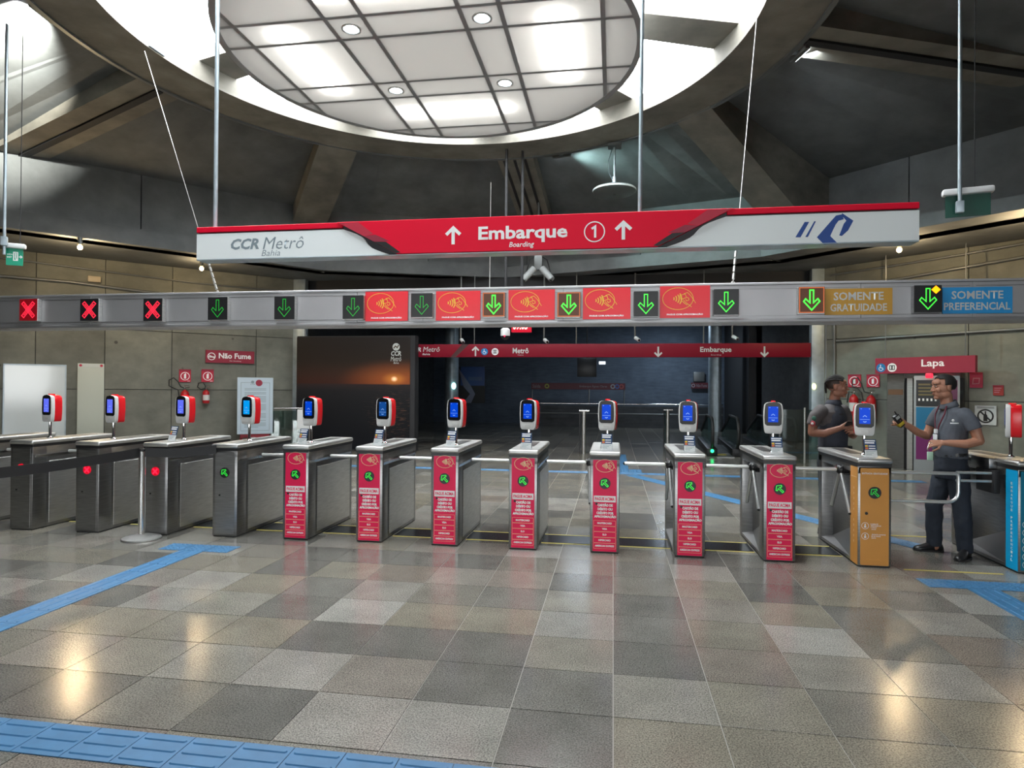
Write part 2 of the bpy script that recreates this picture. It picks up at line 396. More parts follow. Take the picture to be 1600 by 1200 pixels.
# lettering: the built-in font turned into flat meshes, scaled to a measured box
TXT = {}
def text_mesh(s, m, bold=0.0, shear=0.0, res=2):
    k = (s, m.name, bold, shear)
    if k in TXT: return TXT[k]
    cu = D.curves.new('t', 'FONT'); cu.body = s; cu.size = 1; cu.offset = bold; cu.shear = shear; cu.resolution_u = res; cu.align_x = 'CENTER' if '\n' in s else 'LEFT'
    cu.space_line = 0.9
    ob = D.objects.new('t', cu); COL.objects.link(ob)
    dg = bpy.context.evaluated_depsgraph_get(); dg.update()
    me = D.meshes.new_from_object(ob.evaluated_get(dg)); D.objects.remove(ob); D.curves.remove(cu)
    xs = [v.co.x for v in me.vertices]; ys = [v.co.y for v in me.vertices]
    x0, x1, y0, y1 = min(xs), max(xs), min(ys), max(ys)
    asp = (x1 - x0) / (y1 - y0)
    for v in me.vertices:
        v.co = ((v.co.x - x0) / (x1 - x0), 0, (v.co.y - y0) / (y1 - y0))
    me.materials.clear(); me.materials.append(m); me.name = 'lettering'
    TXT[k] = (me, asp); return TXT[k]
def text(s, m, parent, x0, x1, z0, z1, y=0.0, bold=0.0, shear=0.0, name='lettering', rotz=0, base=(0, 0)):
    me, asp = text_mesh(s, m, bold, shear)
    o = place(name, me, parent, (x0, y, z0), rotz, (x1 - x0, 1, z1 - z0)); return o
def ctext(s, m, parent, xc, z0, h, y=0.0, bold=0.0, shear=0.0, squeeze=1.0, name='lettering'):
    me, asp = text_mesh(s, m, bold, shear); w = asp * h * squeeze
    return place(name, me, parent, (xc - w / 2, y, z0), 0, (w, 1, h))
def circ(cx, cz, r, n=24, rz=None, a0=0, a1=2 * PI):
    rz = r if rz is None else rz
    full = abs(a1 - a0 - 2 * PI) < 1e-6
    return [(cx + r * math.cos(a0 + (a1 - a0) * i / (n if full else n - 1)), cz + rz * math.sin(a0 + (a1 - a0) * i / (n if full else n - 1))) for i in range(n)]
def rrect(x0, x1, z0, z1, r, n=4):
    p = []
    for cx, cz, a in ((x1 - r, z1 - r, 0), (x0 + r, z1 - r, PI / 2), (x0 + r, z0 + r, PI), (x1 - r, z0 + r, 1.5 * PI)):
        for i in range(n + 1): t = a + PI / 2 * i / n; p.append((cx + r * math.cos(t), cz + r * math.sin(t)))
    return p
# ------------------------------------------------------------------ planes of the place
LW = Plane((-8.72, 16.9, 0), PI / 4)      # concrete wall on the left, runs back towards the galvanised column
RW = Plane((4.98, 16.9, 0), -PI / 4)      # concrete wall on the right
BP = Plane((0, 16.9, 0), 0)               # the opening to the dark hall
FH = Plane((0, 31.0, 0), 0)               # end wall of the dark hall
Z_SOF, Z_EDGE = 4.71, 6.28
# sides of the roof polygon: azimuth of the outward normal, distance of the upper wall, how far the edge beam comes forward, top of the edge beam
SIDES = [(-50, 8.2, .20, 5.06), (-20, 8.15, .20, 5.06), (18, 8.36, .55, 5.0), (46, 9.2, .62, 4.95), (90, 10.2, .3, 5.0), (135, 10.0, .2, 5.0), (180, 9.6, .2, 5.0), (225, 10.0, .2, 5.0), (268, 10.3, .2, 5.06)]
BEAMS = [(-77, 6.2), (-38.3, 5.8), (3.5, 5.9), (48, 4.74), (77, 6.4), (116, 6.0), (160, 6.0), (204, 6.0), (245, 6.0)]
RIBS = [-72, -36, 0, 34.5, 70, 108, 144, 180, 216, 252]
def azv(a): return Vector((math.sin(math.radians(a)), math.cos(math.radians(a)), 0))
def corner(i, off=0.0, fwd=0.0):          # where side i meets side i+1
    s1, s2 = SIDES[i % 9], SIDES[(i + 1) % 9]
    n1, n2 = azv(s1[0]), azv(s2[0]); d1, d2 = s1[1] + off - fwd * s1[2], s2[1] + off - fwd * s2[2]
    det = n1.x * n2.y - n1.y * n2.x
    return RC + Vector(((d1 * n2.y - d2 * n1.y) / det, (n1.x * d2 - n2.x * d1) / det, 0))
def rmax(az):
    return min(d / math.cos(math.radians(az - a)) for a, d, f, z in SIDES if math.cos(math.radians(az - a)) > .2)
CORN_AZ = [math.degrees(math.atan2((corner(i) - RC).x, (corner(i) - RC).y)) % 360 for i in range(9)]
def z_roof(x, y):                         # underside of ring or slab above a point
    r = math.hypot(x - RC.x, y - RC.y)
    if r < R_OUT: return Z_RING
    m = rmax(math.degrees(math.atan2(x - RC.x, y - RC.y)))
    return Z_SOF if r > m else Z_RTOP + .03 + (Z_EDGE - Z_RTOP - .03) * (r - R_OUT) / (m - R_OUT)

# ------------------------------------------------------------------ floor
TX, TY, TX0, TY0, GAP = 0.54, 0.506, 0.011, 3.374, 0.005
floor = struct('floor')
MB().box(-40, 40, -45, 45, -0.30, -0.004).build('screed', GROUT, floor)
tile_me = MB().add([(-TX / 2 + GAP / 2, -TY / 2 + GAP / 2, -.004), (TX / 2 - GAP / 2, -TY / 2 + GAP / 2, -.004), (TX / 2 - GAP / 2, TY / 2 - GAP / 2, -.004), (-TX / 2 + GAP / 2, TY / 2 - GAP / 2, -.004),
                    (-TX / 2 + GAP / 2 + .001, -TY / 2 + GAP / 2 + .001, 0), (TX / 2 - GAP / 2 - .001, -TY / 2 + GAP / 2 + .001, 0), (TX / 2 - GAP / 2 - .001, TY / 2 - GAP / 2 - .001, 0), (-TX / 2 + GAP / 2 + .001, TY / 2 - GAP / 2 - .001, 0)],
                   [(4, 5, 6, 7), (0, 1, 5, 4), (1, 2, 6, 5), (2, 3, 7, 6), (3, 0, 4, 7)]).mesh('tile', GRAN)
def project(p):
    q = p - EYE; z = q.dot(FW)
    if z < 0.3: return None
    return (800 + FPX * q.dot(RT) / z, 600 - FPX * q.dot(UP) / z, z)
cells = []
for i in range(-36, 30):
    for j in range(-5, 55):
        c = Vector((TX0 + (i + .5) * TX, TY0 + (j + .5) * TY, 0))
        if not (-c.x + c.y < 25.8 and c.x + c.y < 22.4) and c.y < 16.9: continue
        if c.y > 16.9 and not (-9.5 < c.x < 9): continue
        if abs(c.x + 2) > 13: continue
        q = project(c); sz = 0
        if q and -120 < q[0] < 1720 and q[1] < 1330: sz = 1 / q[2] ** 3
        cells.append((sz, c))
cells.sort(key=lambda t: -t[0])
for sz, c in cells[:300]:
    place('tile', tile_me, floor, (c.x, c.y, random.uniform(-.0006, .0006)))
rest = [c for sz, c in cells[300:]]
mb = MB()
tv = [tuple(v.co) for v in tile_me.vertices]; tf = [tuple(p.vertices) for p in tile_me.polygons]
for c in rest: mb.add([(x + c.x, y + c.y, z) for x, y, z in tv], tf)
me = mb.mesh('tile_field', None)
def granite_field():
    m = GRAN.copy(); m.name = 'granite_field'; nt = m.node_tree; N = nt.nodes; L = nt.links
    geo = [n for n in N if n.type == 'NEW_GEOMETRY'][0]; wn = [n for n in N if n.type == 'TEX_WHITE_NOISE'][0]
    L.new(geo.outputs['Random Per Island'], wn.inputs['W']); return m
me.materials.append(granite_field())
o = place('tile_field', me, floor); o['kind'] = 'stuff'
# dark threshold plates with yellow lines between the turnstiles are laid with the turnstiles further down

# blue tactile tiles
def tactile(kind):
    w = 0.252; mb = MB().box(-w / 2, w / 2, -w / 2, w / 2, 0, .004)
    if kind == 'bar':
        for k in range(3):
            y = (-1 + k) * 0.083
            p = rrect(-.112, .112, -.014, .014, .0139, 3)
            b = [(x, y + z) for x, z in p]; t = [(x * .96, y + z * .6) for x, z in p]; n = len(p)
            mb.add([(x, yy, .004) for x, yy in b] + [(x, yy, .009) for x, yy in t], [tuple(range(n, 2 * n))] + [(i, (i + 1) % n, n + (i + 1) % n, n + i) for i in range(n)])
    else:
        for i in range(5):
            for j in range(5):
                x, y = (i - 2) * .05, (j - 2) * .05
                a = [(x + .013 * math.cos(t), y + .013 * math.sin(t)) for t in [k * PI / 4 for k in range(8)]]
                b = [(x + .008 * math.cos(t), y + .008 * math.sin(t)) for t in [k * PI / 4 for k in range(8)]]
                mb.add([(p, q, .004) for p, q in a] + [(p, q, .009) for p, q in b], [tuple(range(8, 16))] + [(k, (k + 1) % 8, 8 + (k + 1) % 8, 8 + k) for k in range(8)])
    return mb.mesh('tactile_tile', TACT)
BAR, DOT = tactile('bar'), tactile('dot')
def lay(me, x, y, r=0): place('tactile_tile', me, floor, (x, y, .0008), r)
for k in range(-7, 18): lay(BAR, -2.745 + .256 * (k + .5), 2.70)
for k in range(22): lay(BAR, -4.27, 5.87 - .256 * k, PI / 2)
for k in range(3): lay(DOT, -4.27 + (k - 1) * .262, 6.128)
for k in range(18): lay(BAR, 3.15, 5.94 - .256 * k, PI / 2)
for k in range(4): lay(DOT, 2.85 + k * .256, 6.198)
for k in range(-30, 22): lay(BAR, .28 + .256 * k, 13.1)
for k in range(16): lay(DOT if k < 4 else BAR, .21 + (k % 2) * .256 * (k < 4), 13.4 + .256 * (k // 2 if k < 4 else k - 2), PI / 2)
a, b = Vector((.35, 12.9, 0)), Vector((3.35, 7.55, 0)); dd = (b - a); n = int(dd.length / .256); ang = math.atan2(dd.y, dd.x)
for k in range(n + 1):
    p = a + dd.normalized() * (.256 * (k + .5)); lay(BAR, p.x, p.y, ang)

# ------------------------------------------------------------------ concrete roof
ceiling = struct('ceiling')
def ringmesh(r0, r1, z0, z1, n=120, c=RC):
    vs = []; fs = []
    for i in range(n):
        a = 2 * PI * i / n; s, k = math.sin(a), math.cos(a)
        vs += [(c.x + r0 * s, c.y + r0 * k, z0), (c.x + r1 * s, c.y + r1 * k, z0), (c.x + r1 * s, c.y + r1 * k, z1), (c.x + r0 * s, c.y + r0 * k, z1)]
    for i in range(n):
        j = (i + 1) % n
        for q in range(4): fs.append((i * 4 + q, j * 4 + q, j * 4 + (q + 1) % 4, i * 4 + (q + 1) % 4))
    return MB().add(vs, fs)
Z_RTOP = Z_RING + .32
ringmesh(R_IN, R_OUT, Z_RING, Z_RTOP).build('ring_beam', CONC_R, ceiling, smooth=30)
ringmesh(R_OUT - .05, R_OUT + .02, Z_RING - .03, Z_RING + .03).build('ring_edge_trim', PIPE, ceiling, smooth=30)
BW = 0.41                                     # half width of the radial beams
def frame_at(a):
    d = azv(a); t = Vector((d.y, -d.x, 0))
    def q(r, s, z): p = RC + d * r + t * s; return (p.x, p.y, z)
    return q
for k, (a, zb1) in enumerate(BEAMS):
    q = frame_at(a); r0, r1 = R_OUT - .1, rmax(a) + .1
    MB().hexa([q(r0, -BW, Z_RING), q(r0, BW, Z_RING), q(r1, BW, zb1), q(r1, -BW, zb1), q(r0, -BW, Z_RTOP + .12), q(r0, BW, Z_RTOP + .12), q(r1, BW, Z_EDGE + .15), q(r1, -BW, Z_EDGE + .15)]).build('radial_beam', CONC_R, ceiling)
    if k in (0, 2, 4):
        mb = MB()                                 # dark cable channels along the underside
        for s in ((.03,) if k != 2 else (-.26, -.02, .22)):
            w = .07 if k != 2 else .03
            mb.hexa([q(r0 + .12, s - w, Z_RING - .05), q(r0 + .12, s + w, Z_RING - .05), q(r1, s + w, zb1 - .04), q(r1, s - w, zb1 - .04),
                     q(r0 + .12, s - w, Z_RING + .01), q(r0 + .12, s + w, Z_RING + .01), q(r1, s + w, zb1 + .02), q(r1, s - w, zb1 + .02)])
        mb.build('cable_channel', MATTE, ceiling)
Z_RIB = Z_RTOP + .42
for a in RIBS:                                # ribs of the skylight, inside the ring
    q = frame_at(a); r0, r1, r2, w = R_IN + .05, R_IN - 1.1, .5, .38
    MB().add([q(r0, -w, Z_RTOP), q(r0, w, Z_RTOP), q(r2, w * .6, Z_RTOP), q(r2, -w * .6, Z_RTOP), q(r0, -w, Z_RTOP + .08), q(r0, w, Z_RTOP + .08), q(r1, w, Z_RIB), q(r1, -w, Z_RIB), q(r2, w * .6, Z_RIB), q(r2, -w * .6, Z_RIB)],
             [(0, 1, 2, 3), (4, 5, 6, 7), (6, 8, 9, 7), (0, 4, 5, 1), (2, 8, 9, 3), (1, 5, 6, 8, 2), (0, 3, 9, 7, 4)]).build('skylight_rib', CONC_R, ceiling)
for k in range(9):                            # slabs between the beams
    a0 = BEAMS[k][0]; a1 = BEAMS[(k + 1) % 9][0]
    if a1 < a0: a1 += 360
    az = sorted([a0 + (a1 - a0) * i / 8 for i in range(9)] + [c + m for c in CORN_AZ for m in (-360, 0, 360) if a0 < c + m < a1])
    V = []; F = []
    for a in az:
        p = RC + azv(a) * (R_OUT - .1); o = RC + azv(a) * rmax(a)
        V += [(p.x, p.y, Z_RTOP + .03), (o.x, o.y, Z_EDGE), (p.x, p.y, Z_RTOP + .22), (o.x, o.y, Z_EDGE + .2)]
    for i in range(len(az) - 1):
        j = 4 * i; F += [(j, j + 1, j + 5, j + 4), (j + 2, j + 6, j + 7, j + 3)]
    MB().add(V, F).build('roof_slab', CONC_D, ceiling)
for i, (a, r, fw, zf) in enumerate(SIDES):    # upper walls and edge beams
    n = azv(a); t = Vector((n.y, -n.x, 0))
    c0, c1 = corner(i - 1), corner(i)
    d0, d1 = (c0 - RC).dot(t), (c1 - RC).dot(t)
    def q(s, r, z): p = RC + n * r + t * s; return (p.x, p.y, z)
    m = 2
    for j in range(m):                         # cast panels of the upper wall, open joints between them
        s0 = d0 + (d1 - d0) * j / m + .01; s1 = d0 + (d1 - d0) * (j + 1) / m - .01
        MB().hexa([q(s0, r, Z_SOF), q(s1, r, Z_SOF), q(s1, r + .2, Z_SOF), q(s0, r + .2, Z_SOF), q(s0, r, Z_EDGE + .2), q(s1, r, Z_EDGE + .2), q(s1, r + .2, Z_EDGE + .2), q(s0, r + .2, Z_EDGE + .2)]).build('upper_panel', CONC_D, ceiling)
    MB().hexa([q(d0 - .25, r + .2, Z_SOF), q(d1 + .25, r + .2, Z_SOF), q(d1 + .25, r + .4, Z_SOF), q(d0 - .25, r + .4, Z_SOF), q(d0 - .25, r + .2, Z_EDGE + .3), q(d1 + .25, r + .2, Z_EDGE + .3), q(d1 + .25, r + .4, Z_EDGE + .3), q(d0 - .25, r + .4, Z_EDGE + .3)]).build('upper_wall_core', DARKW, ceiling)
    e0, e1 = (corner(i - 1, 0, 1) - RC).dot(t), (corner(i, 0, 1) - RC).dot(t)
    MB().hexa([q(e0, r - fw, Z_SOF), q(e1, r - fw, Z_SOF), q(d1, r + .3, Z_SOF), q(d0, r + .3, Z_SOF), q(e0, r - fw, zf), q(e1, r - fw, zf), q(d1, r + .3, zf + .02), q(d0, r + .3, zf + .02)]).build('edge_beam', CONC_D, ceiling)
V = []; F = []                                # flat soffit outside the polygon
for i in range(9):
    c = corner(i, -.0); f = RC + (c - RC).normalized() * 60
    V += [(c.x, c.y, Z_SOF), (f.x, f.y, Z_SOF), (c.x, c.y, Z_SOF + .15), (f.x, f.y, Z_SOF + .15)]
for k in range(9):
    j = (k + 1) % 9; F += [(4 * k, 4 * j, 4 * j + 1, 4 * k + 1), (4 * k + 2, 4 * k + 3, 4 * j + 3, 4 * j + 2)]
MB().add(V, F).build('soffit', CONC_D, ceiling)

# skylight glazing
win = struct('window_1')
for k in range(10):
    n = 8; V = []; F = []
    for i in range(n + 1):
        az = 36 * k + .7 + 34.6 * i / n
        p0 = RC + azv(az) * (R_IN + .06); p1 = RC + azv(az) * .6
        V += [(p0.x, p0.y, Z_RTOP + .03), (p1.x, p1.y, Z_RTOP + .5)]
    for i in range(n): F.append((2 * i, 2 * i + 1, 2 * i + 3, 2 * i + 2))
    MB().add(V, F).build('pane', PANE, win)
MB().cone((RC.x, RC.y, Z_RTOP), (RC.x, RC.y, Z_RTOP + .6), .62, .62, 24).build('hub', CONC_R, win)

# ------------------------------------------------------------------ lower walls
def wall(name, P, xs, zs, m, thick=.25, joint=.014):
    w = struct(name, P.p, P.a)
    MB().box(xs[0] - .2, xs[-1] + (.2 if 'front' in name else 0), .03, thick, 0, zs[-1] + .05).build('core', DARKW, w)
    for i in range(len(xs) - 1):
        for j in range(len(zs) - 1):
            MB().box(xs[i] + joint / 2, xs[i + 1] - joint / 2, -.0, .03, zs[j] + joint / 2 * (j > 0), zs[j + 1] - joint / 2).build('panel', m, w, bevel=.004, seg=1)
    return w
lx = [LW.loc(p, 600)[0] for p in (163, 268)]
wall_left = wall('wall_left', LW, [-8.4, -7.2, -6.0, lx[0], lx[1], -1.2, 0.0], [0, 1.6, 3.05, Z_SOF], CONC)
rx = [RW.loc(p, 600)[0] for p in (1305, 1386, 1513)]
wall_right = wall('wall_right', RW, [0.0, rx[0], rx[2], 4.6, 6.4, 8.6], [0, 1.5, 2.95, Z_SOF], CONC)
p = LW.w(-8.4)
wl = Plane((p.x, -6, 0), PI / 2); wall('wall_left_front', wl, [0, 4, 8, p.y + 6], [0, 2.3, Z_SOF], CONC)
p = RW.w(8.6)
wr = Plane((p.x, p.y, 0), -PI / 2); wall('wall_right_front', wr, [0, 4, 8, p.y + 6], [0, 2.3, Z_SOF], CONC)
wf = struct('wall_front', (0, -6.2, 0))  # unseen wall behind the camera, its opening sized to set the frontal light
for nm, b in (('lintel', (-8.5, 6.5, 3.8, Z_SOF)), ('panel', (-20, -8.5, 0, Z_SOF)), ('panel', (6.5, 16, 0, Z_SOF))): MB().box(b[0], b[1], 0, .3, b[2], b[3]).build(nm, CONC, wf)
# dark hall behind the opening
hall = struct('wall_back')
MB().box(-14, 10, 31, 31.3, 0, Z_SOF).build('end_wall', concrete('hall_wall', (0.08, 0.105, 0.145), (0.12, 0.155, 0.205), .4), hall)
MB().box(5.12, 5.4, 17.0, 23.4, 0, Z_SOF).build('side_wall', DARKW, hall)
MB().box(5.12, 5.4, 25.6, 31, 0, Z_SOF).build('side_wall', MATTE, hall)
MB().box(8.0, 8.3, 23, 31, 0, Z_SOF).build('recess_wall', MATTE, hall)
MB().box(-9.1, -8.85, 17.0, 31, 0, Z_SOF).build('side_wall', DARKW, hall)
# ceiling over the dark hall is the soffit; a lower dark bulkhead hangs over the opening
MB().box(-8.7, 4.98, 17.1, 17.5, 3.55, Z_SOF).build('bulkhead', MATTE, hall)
# galvanised steel columns of the opening
for px, w in ((470, .36), (1275, .30)):
    x = BP.loc(px, 600)[0]
    t = struct('trim_1' if px < 800 else 'trim_2', (x, 16.75, 0))
    MB().box(-w / 2, w / 2, 0, .2, 0, Z_SOF).build('column_face', GALV, t, bevel=.012)
    MB().cone((w / 2 + .03, -.02, 0), (w / 2 + .03, -.02, 3.4), .022, n=8).build('conduit', PIPE, t, smooth=40)
for px, wyy in ((706, 24.0), (1117, 27.0)):   # pale round columns inside the hall
    q = onto(px, 600, (0, wyy, 0), (0, 1, 0))
    t = struct('trim_3' if px < 800 else 'trim_4', (q.x, wyy, 0))
    MB().cone((0, 0, 0), (0, 0, Z_SOF), .26, n=20).build('round_column', GALV, t, smooth=40)
# ------------------------------------------------------------------ turnstiles
ROWX = dict(A=(-7.70, 6.49), B=(-6.834, 6.512), C=(-5.985, 6.538), D=(-5.14, 6.575), E=(-4.318, 6.633), F=(-3.483, 6.668), G=(-2.636, 6.70), H=(-1.783, 6.696),
            I=(-0.931, 6.69), J=(-0.078, 6.70), K=(0.775, 6.69), L=(1.635, 6.68), M=(2.495, 6.645), N=(3.905, 6.67))
CAPZ = 1.05
def body_parts(root, wedge_shiny=False):
    mb = MB()
    mb.box(-.15, .15, 0, .19, .012, .97); mb.box(-.03, .15, .18, 1.09, .012, .97); mb.box(-.15, .15, 1.08, 1.2, .012, .97)
    mb.build('body', STEEL_D, root, bevel=.007)
    MB().box(-.142, .142, .012, 1.19, 0, .014).build('plinth', RUBBER, root)
    MB().box(-.15, .15, .0, 1.2, .90, .972).build('collar', STEEL_D, root, bevel=.004)
    MB().box(-.162, .162, -.014, 1.215, 1.0, CAPZ).build('cap', STEEL, root, bevel=.02, seg=3)
    MB().box(-.152, .152, -.004, 1.203, .97, 1.004).build('cap_gasket', BLACK, root)
    MB().box(-.06, .06, .45, 1.05, CAPZ, CAPZ + .004).build('cap_inlay', STEEL_D, root, bevel=.002, seg=1)
    MB().add([(-.15, .19, .02), (-.15, 1.08, .02), (-.03, 1.08, .02), (-.03, .19, .02), (-.15, .19, .05), (-.15, 1.08, .05), (-.03, .19, .40), (-.03, 1.08, .07)],
             [(0, 1, 2, 3), (0, 4, 5, 1), (4, 6, 7, 5), (0, 3, 6, 4), (1, 5, 7, 2), (3, 2, 7, 6)]).build('kick_slope', mat('slope_steel', (.42, .42, .42), .4, 1.0), root)
    MB().box(.149, .1535, .22, 1.13, .05, .79).build('side_panel', STEEL, root, bevel=.003, seg=1)
    MB().box(.149, .1525, .03, 1.17, .845, .875).build('bar_reflection', CHROME, root, bevel=.002, seg=1)  # bright strip standing in for the tripod bar mirrored in the side
def tripod(root):
    r = MB(); r.cone((-.03, .42, .885), (-.15, .42, .885), .06, .05, 16); r.ball((-.165, .42, .885), .05)
    hub = r.build('tripod_hub', BLACK, root, smooth=50)
    h = Vector((-.17, .42, .888))
    MB().cone(h + Vector((-.012, 0, .012)), h + Vector((-.045, 0, .03)), .022, .026, 12).build('hub_cap', CHROME, hub, smooth=40)
    for d in (Vector((-1, 0, 0)), Vector((.03, -.5, -.866)), Vector((-.02, .5, -.866))):
        L = .475 if d.x < -.5 else .47
        a = MB().tube([h + d * .03, h + d * L * .5, h + d * L], .0185, 12).build('arm', ALU, root, smooth=50)
        MB().ball(tuple(h + d * L), .0186, 10, 6).build('arm_tip', BLACK, a, smooth=50)
def contactless(root, cx, cz, rx, rz, y, m, lw, name='contactless_symbol'):
    mb = MB()
    mb.ribbon(circ(cx, cz, rx, 40, rz), lw, y, True)
    for k in range(4):
        r = rx * (.14 + .13 * k)
        mb.ribbon(circ(cx - rx * .42 , cz, r * 1.25, 9, r * 1.25 * min(1.25, rz / rx * 1.25), -.62, .62), lw * 1.9, y, False)
    card = [(.12, .30), (.48, .42), (.56, .10), (.20, -.08)]
    mb.ribbon([(cx + a * rx, cz + b * rz) for a, b in card], lw, y, True)
    for st in ([(.38, .45), (.62, .55), (.86, .22), (1.16, -.42)], [(.36, -.10), (.46, -.30), (.70, -.55), (.90, -.78)], [(.28, -.22), (.42, -.42), (.62, -.60)], [(.55, .12), (.70, .05), (.72, -.12), (.56, -.22), (.50, -.05)]):
        mb.ribbon([(cx + a * rx, cz + b * rz) for a, b in st], lw, y)
    return mb.build(name, m, root)
def arrow_outline(cx, cz, s, ang, lw, y, mb=None):
    p = [(-.16, .95), (.16, .95), (.16, -.25), (.55, .12), (.72, -.12), (0, -.95), (-.72, -.12), (-.55, .12), (-.16, -.25)]
    c, k = math.cos(ang), math.sin(ang)
    mb = mb or MB()
    return mb.ribbon([(cx + s * (x * c - z * k), cz + s * (x * k + z * c)) for x, z in p], lw, y, True)
def arrow_light(root, z=.724, m=LEDGS, x=0.0):
    o = MB().cone((x, -.009, z), (x, .0, z), .058, n=24).build('arrow_light', BLACK, root, smooth=40)
    MB().ribbon([(x + .046 * (p * math.cos(2.356) - q * math.sin(2.356)), z + .046 * (p * math.sin(2.356) + q * math.cos(2.356))) for p, q in [(-.95, .17), (.30, .17), (.05, .62), (.32, .80), (.95, 0), (.32, -.80), (.05, -.62), (.30, -.17), (-.95, -.17)]], .0055, -.0105, True).build('lit_arrow', m, o)
def cross_light(root, z=.724):
    o = MB().cone((0, -.009, z), (0, .0, z), .05, n=24).build('cross_light', mat('red_lens', (.4, .0, .01), .3, emit=(1, .0, .03), es=.45), root, smooth=40)
    mb = MB()
    for s in (-1, 1): mb.ribbon([(-.030, z - .030 * s), (.030, z + .030 * s)], .017, -.0105)
    mb.build('lit_cross', mat('red_cross', (.4, 0, .01), .3, emit=(1, .02, .06), es=1.2), o)
def red_front(root):
    p = MB().box(-.122, .122, -.004, .001, .02, .965).build('front_panel', RED, root, bevel=.0015, seg=1)
    contactless(p, 0, .905, .092, .066, -.0055, CREAMLINE, .005)
    arrow_light(root)
    MB().box(-.112, .112, -.006, -.0045, .53, .595).build('label_strip', WPRINT, p)
    text('PAGUE ACIMA', RED, p, -.10, .10, .546, .580, -.0075, .03)
    for k, (s, w) in enumerate((('CARTÃO DE', .078), ('DÉBITO OU', .076), ('CRÉDITO POR', .088), ('APROXIMAÇÃO', .112))):
        z = .484 - k * .0405
        text(s, WPRINT, p, -w + .004, w + .004, z, z + (.034 if k != 3 else .036), -.0055, .06)
    for k, (s, w) in enumerate((('MASTERCARD', .074), ('VISA', .026), ('ELO', .02), ('HIPERCARD', .062), ('AMERICAN EXPRESS', .098))):
        z = .302 - k * .0585
        text(s, WPRINT, p, -w, w, z, z + .020, -.0055, .04)
        MB().ribbon(rrect(-.112, .112, z - .018, z + .037, .004, 2), .0022, -.0055, True).build('row_frame', CREAMLINE, p)
    MB().cone((-.085, -.012, .512), (-.085, -.003, .512), .012, n=12).build('key_lock', BLACK, root)
def plain_front(root, red=False):
    p = MB().box(-.12, .12, -.003, .001, .03, .955).build('front_panel', STEEL_D, root, bevel=.0015, seg=1)
    MB().cone((-.06, -.010, .47), (-.06, -.002, .47), .010, n=12).build('key_lock', BLACK, root)

def turnstile(k, label, front):
    x, y = ROWX[k]
    t = thing('turnstile', label, 'turnstile', (x, y, 0), 0, 'turnstiles across the hall')
    body_parts(t, front == 'red')
    return t
steel_proto = None; red_proto = None
names = {'A': 'stainless turnstile cut by the left edge of the photo', 'B': 'plain steel turnstile furthest left, black belt crossing its red cross light',
         'C': 'plain steel turnstile second from the left with a glowing red cross light', 'D': 'plain steel turnstile behind the chrome belt post, red cross light on its front',
         'E': 'plain steel turnstile with a green arrow light, left of all the red ones', 'F': 'red-fronted turnstile furthest left, next to the plain steel ones',
         'G': 'red-fronted turnstile second from the left of the red ones, in front of the sunset photo', 'H': 'red-fronted turnstile third from the left of the red ones',
         'I': 'red-fronted turnstile in the middle, fourth of the seven red ones', 'J': 'red-fronted turnstile fifth of the red ones, seen straight on',
         'K': 'red-fronted turnstile sixth of the red ones, second left of the orange one', 'L': 'red-fronted turnstile furthest right, next to the orange one'}
for k in 'ABCDE':
    if steel_proto is None:
        t = steel_proto = turnstile(k, names[k], 'steel'); tripod(t); plain_front(t)
    else:
        t = copy_tree(steel_proto); t.location = (*ROWX[k], 0); t['label'] = names[k]
for k, t in zip('ABCDE', [steel_proto] + [o for o in COL.objects if o.name.startswith('turnstile.') and o.get('category')]):
    if k in 'BCD': cross_light(t)
    if k == 'E': arrow_light(t)
for k in 'FGHIJKL':
    if red_proto is None:
        t = red_proto = turnstile(k, names[k], 'red'); tripod(t); red_front(t)
    else:
        t = copy_tree(red_proto); t.location = (*ROWX[k], 0); t['label'] = names[k]
# orange turnstile
t = thing('turnstile', 'orange-fronted turnstile with a swing gate on its right', 'turnstile', (*ROWX['M'], 0), 0, 'turnstiles across the hall')
body_parts(t); tripod(t)
p = MB().prism(rrect(-.128, .128, .02, .955, .012), -.004, .001).build('front_panel', ORANGE, t)
arrow_light(t, .72, LEDGD, .0)
text('ENTRADA GRATUIDADE', WPRINT, p, -.115, .115, .895, .913, -.0055, .02)
MB().cone((-.075, -.012, .52), (-.075, -.003, .52), .014, n=14).build('key_lock', BLACK, t)
for z, s in ((.40, ('COMBATE', 'MENORES DE', '5 ANOS', 'GRÁTIS')), (.30, ('IDOSOS A PARTIR', 'DE 65 ANOS', 'GRÁTIS'))):
    MB().ribbon(circ(-.085, z, .031, 22), .004, -.0055, True).build('round_mark', WPRINT, p)
    mb = MB().flat(circ(-.085, z + .013, .007, 10), -.0055); mb.flat([(-.095, z - .018), (-.075, z - .018), (-.077, z + .004), (-.093, z + .004)], -.0055); mb.build('figure_mark', WPRINT, p)
    for i, l in enumerate(s): ctext(l, WPRINT, p, -.04 + .0052 * len(l), z + .012 - i * .0165, .0115, -.0055, .02)
MB().box(-.05, .055, -.0065, -.004, .06, .078).build('lower_slot', ORANGE, p, bevel=.001, seg=1)
sp = MB().box(-.1535, -.150, .004, .185, .02, .96).build('side_strip', ORANGE, t)
for i in range(11):
    if i == 5: continue
    MB().box(-.1545, -.1535, .088, .100, .74 - i * .052, .762 - i * .052).build('print_mark', CREAMLINE, sp)
MB().box(-.1545, -.1535, .02, .17, .86, .866).build('print_line', CREAMLINE, sp)
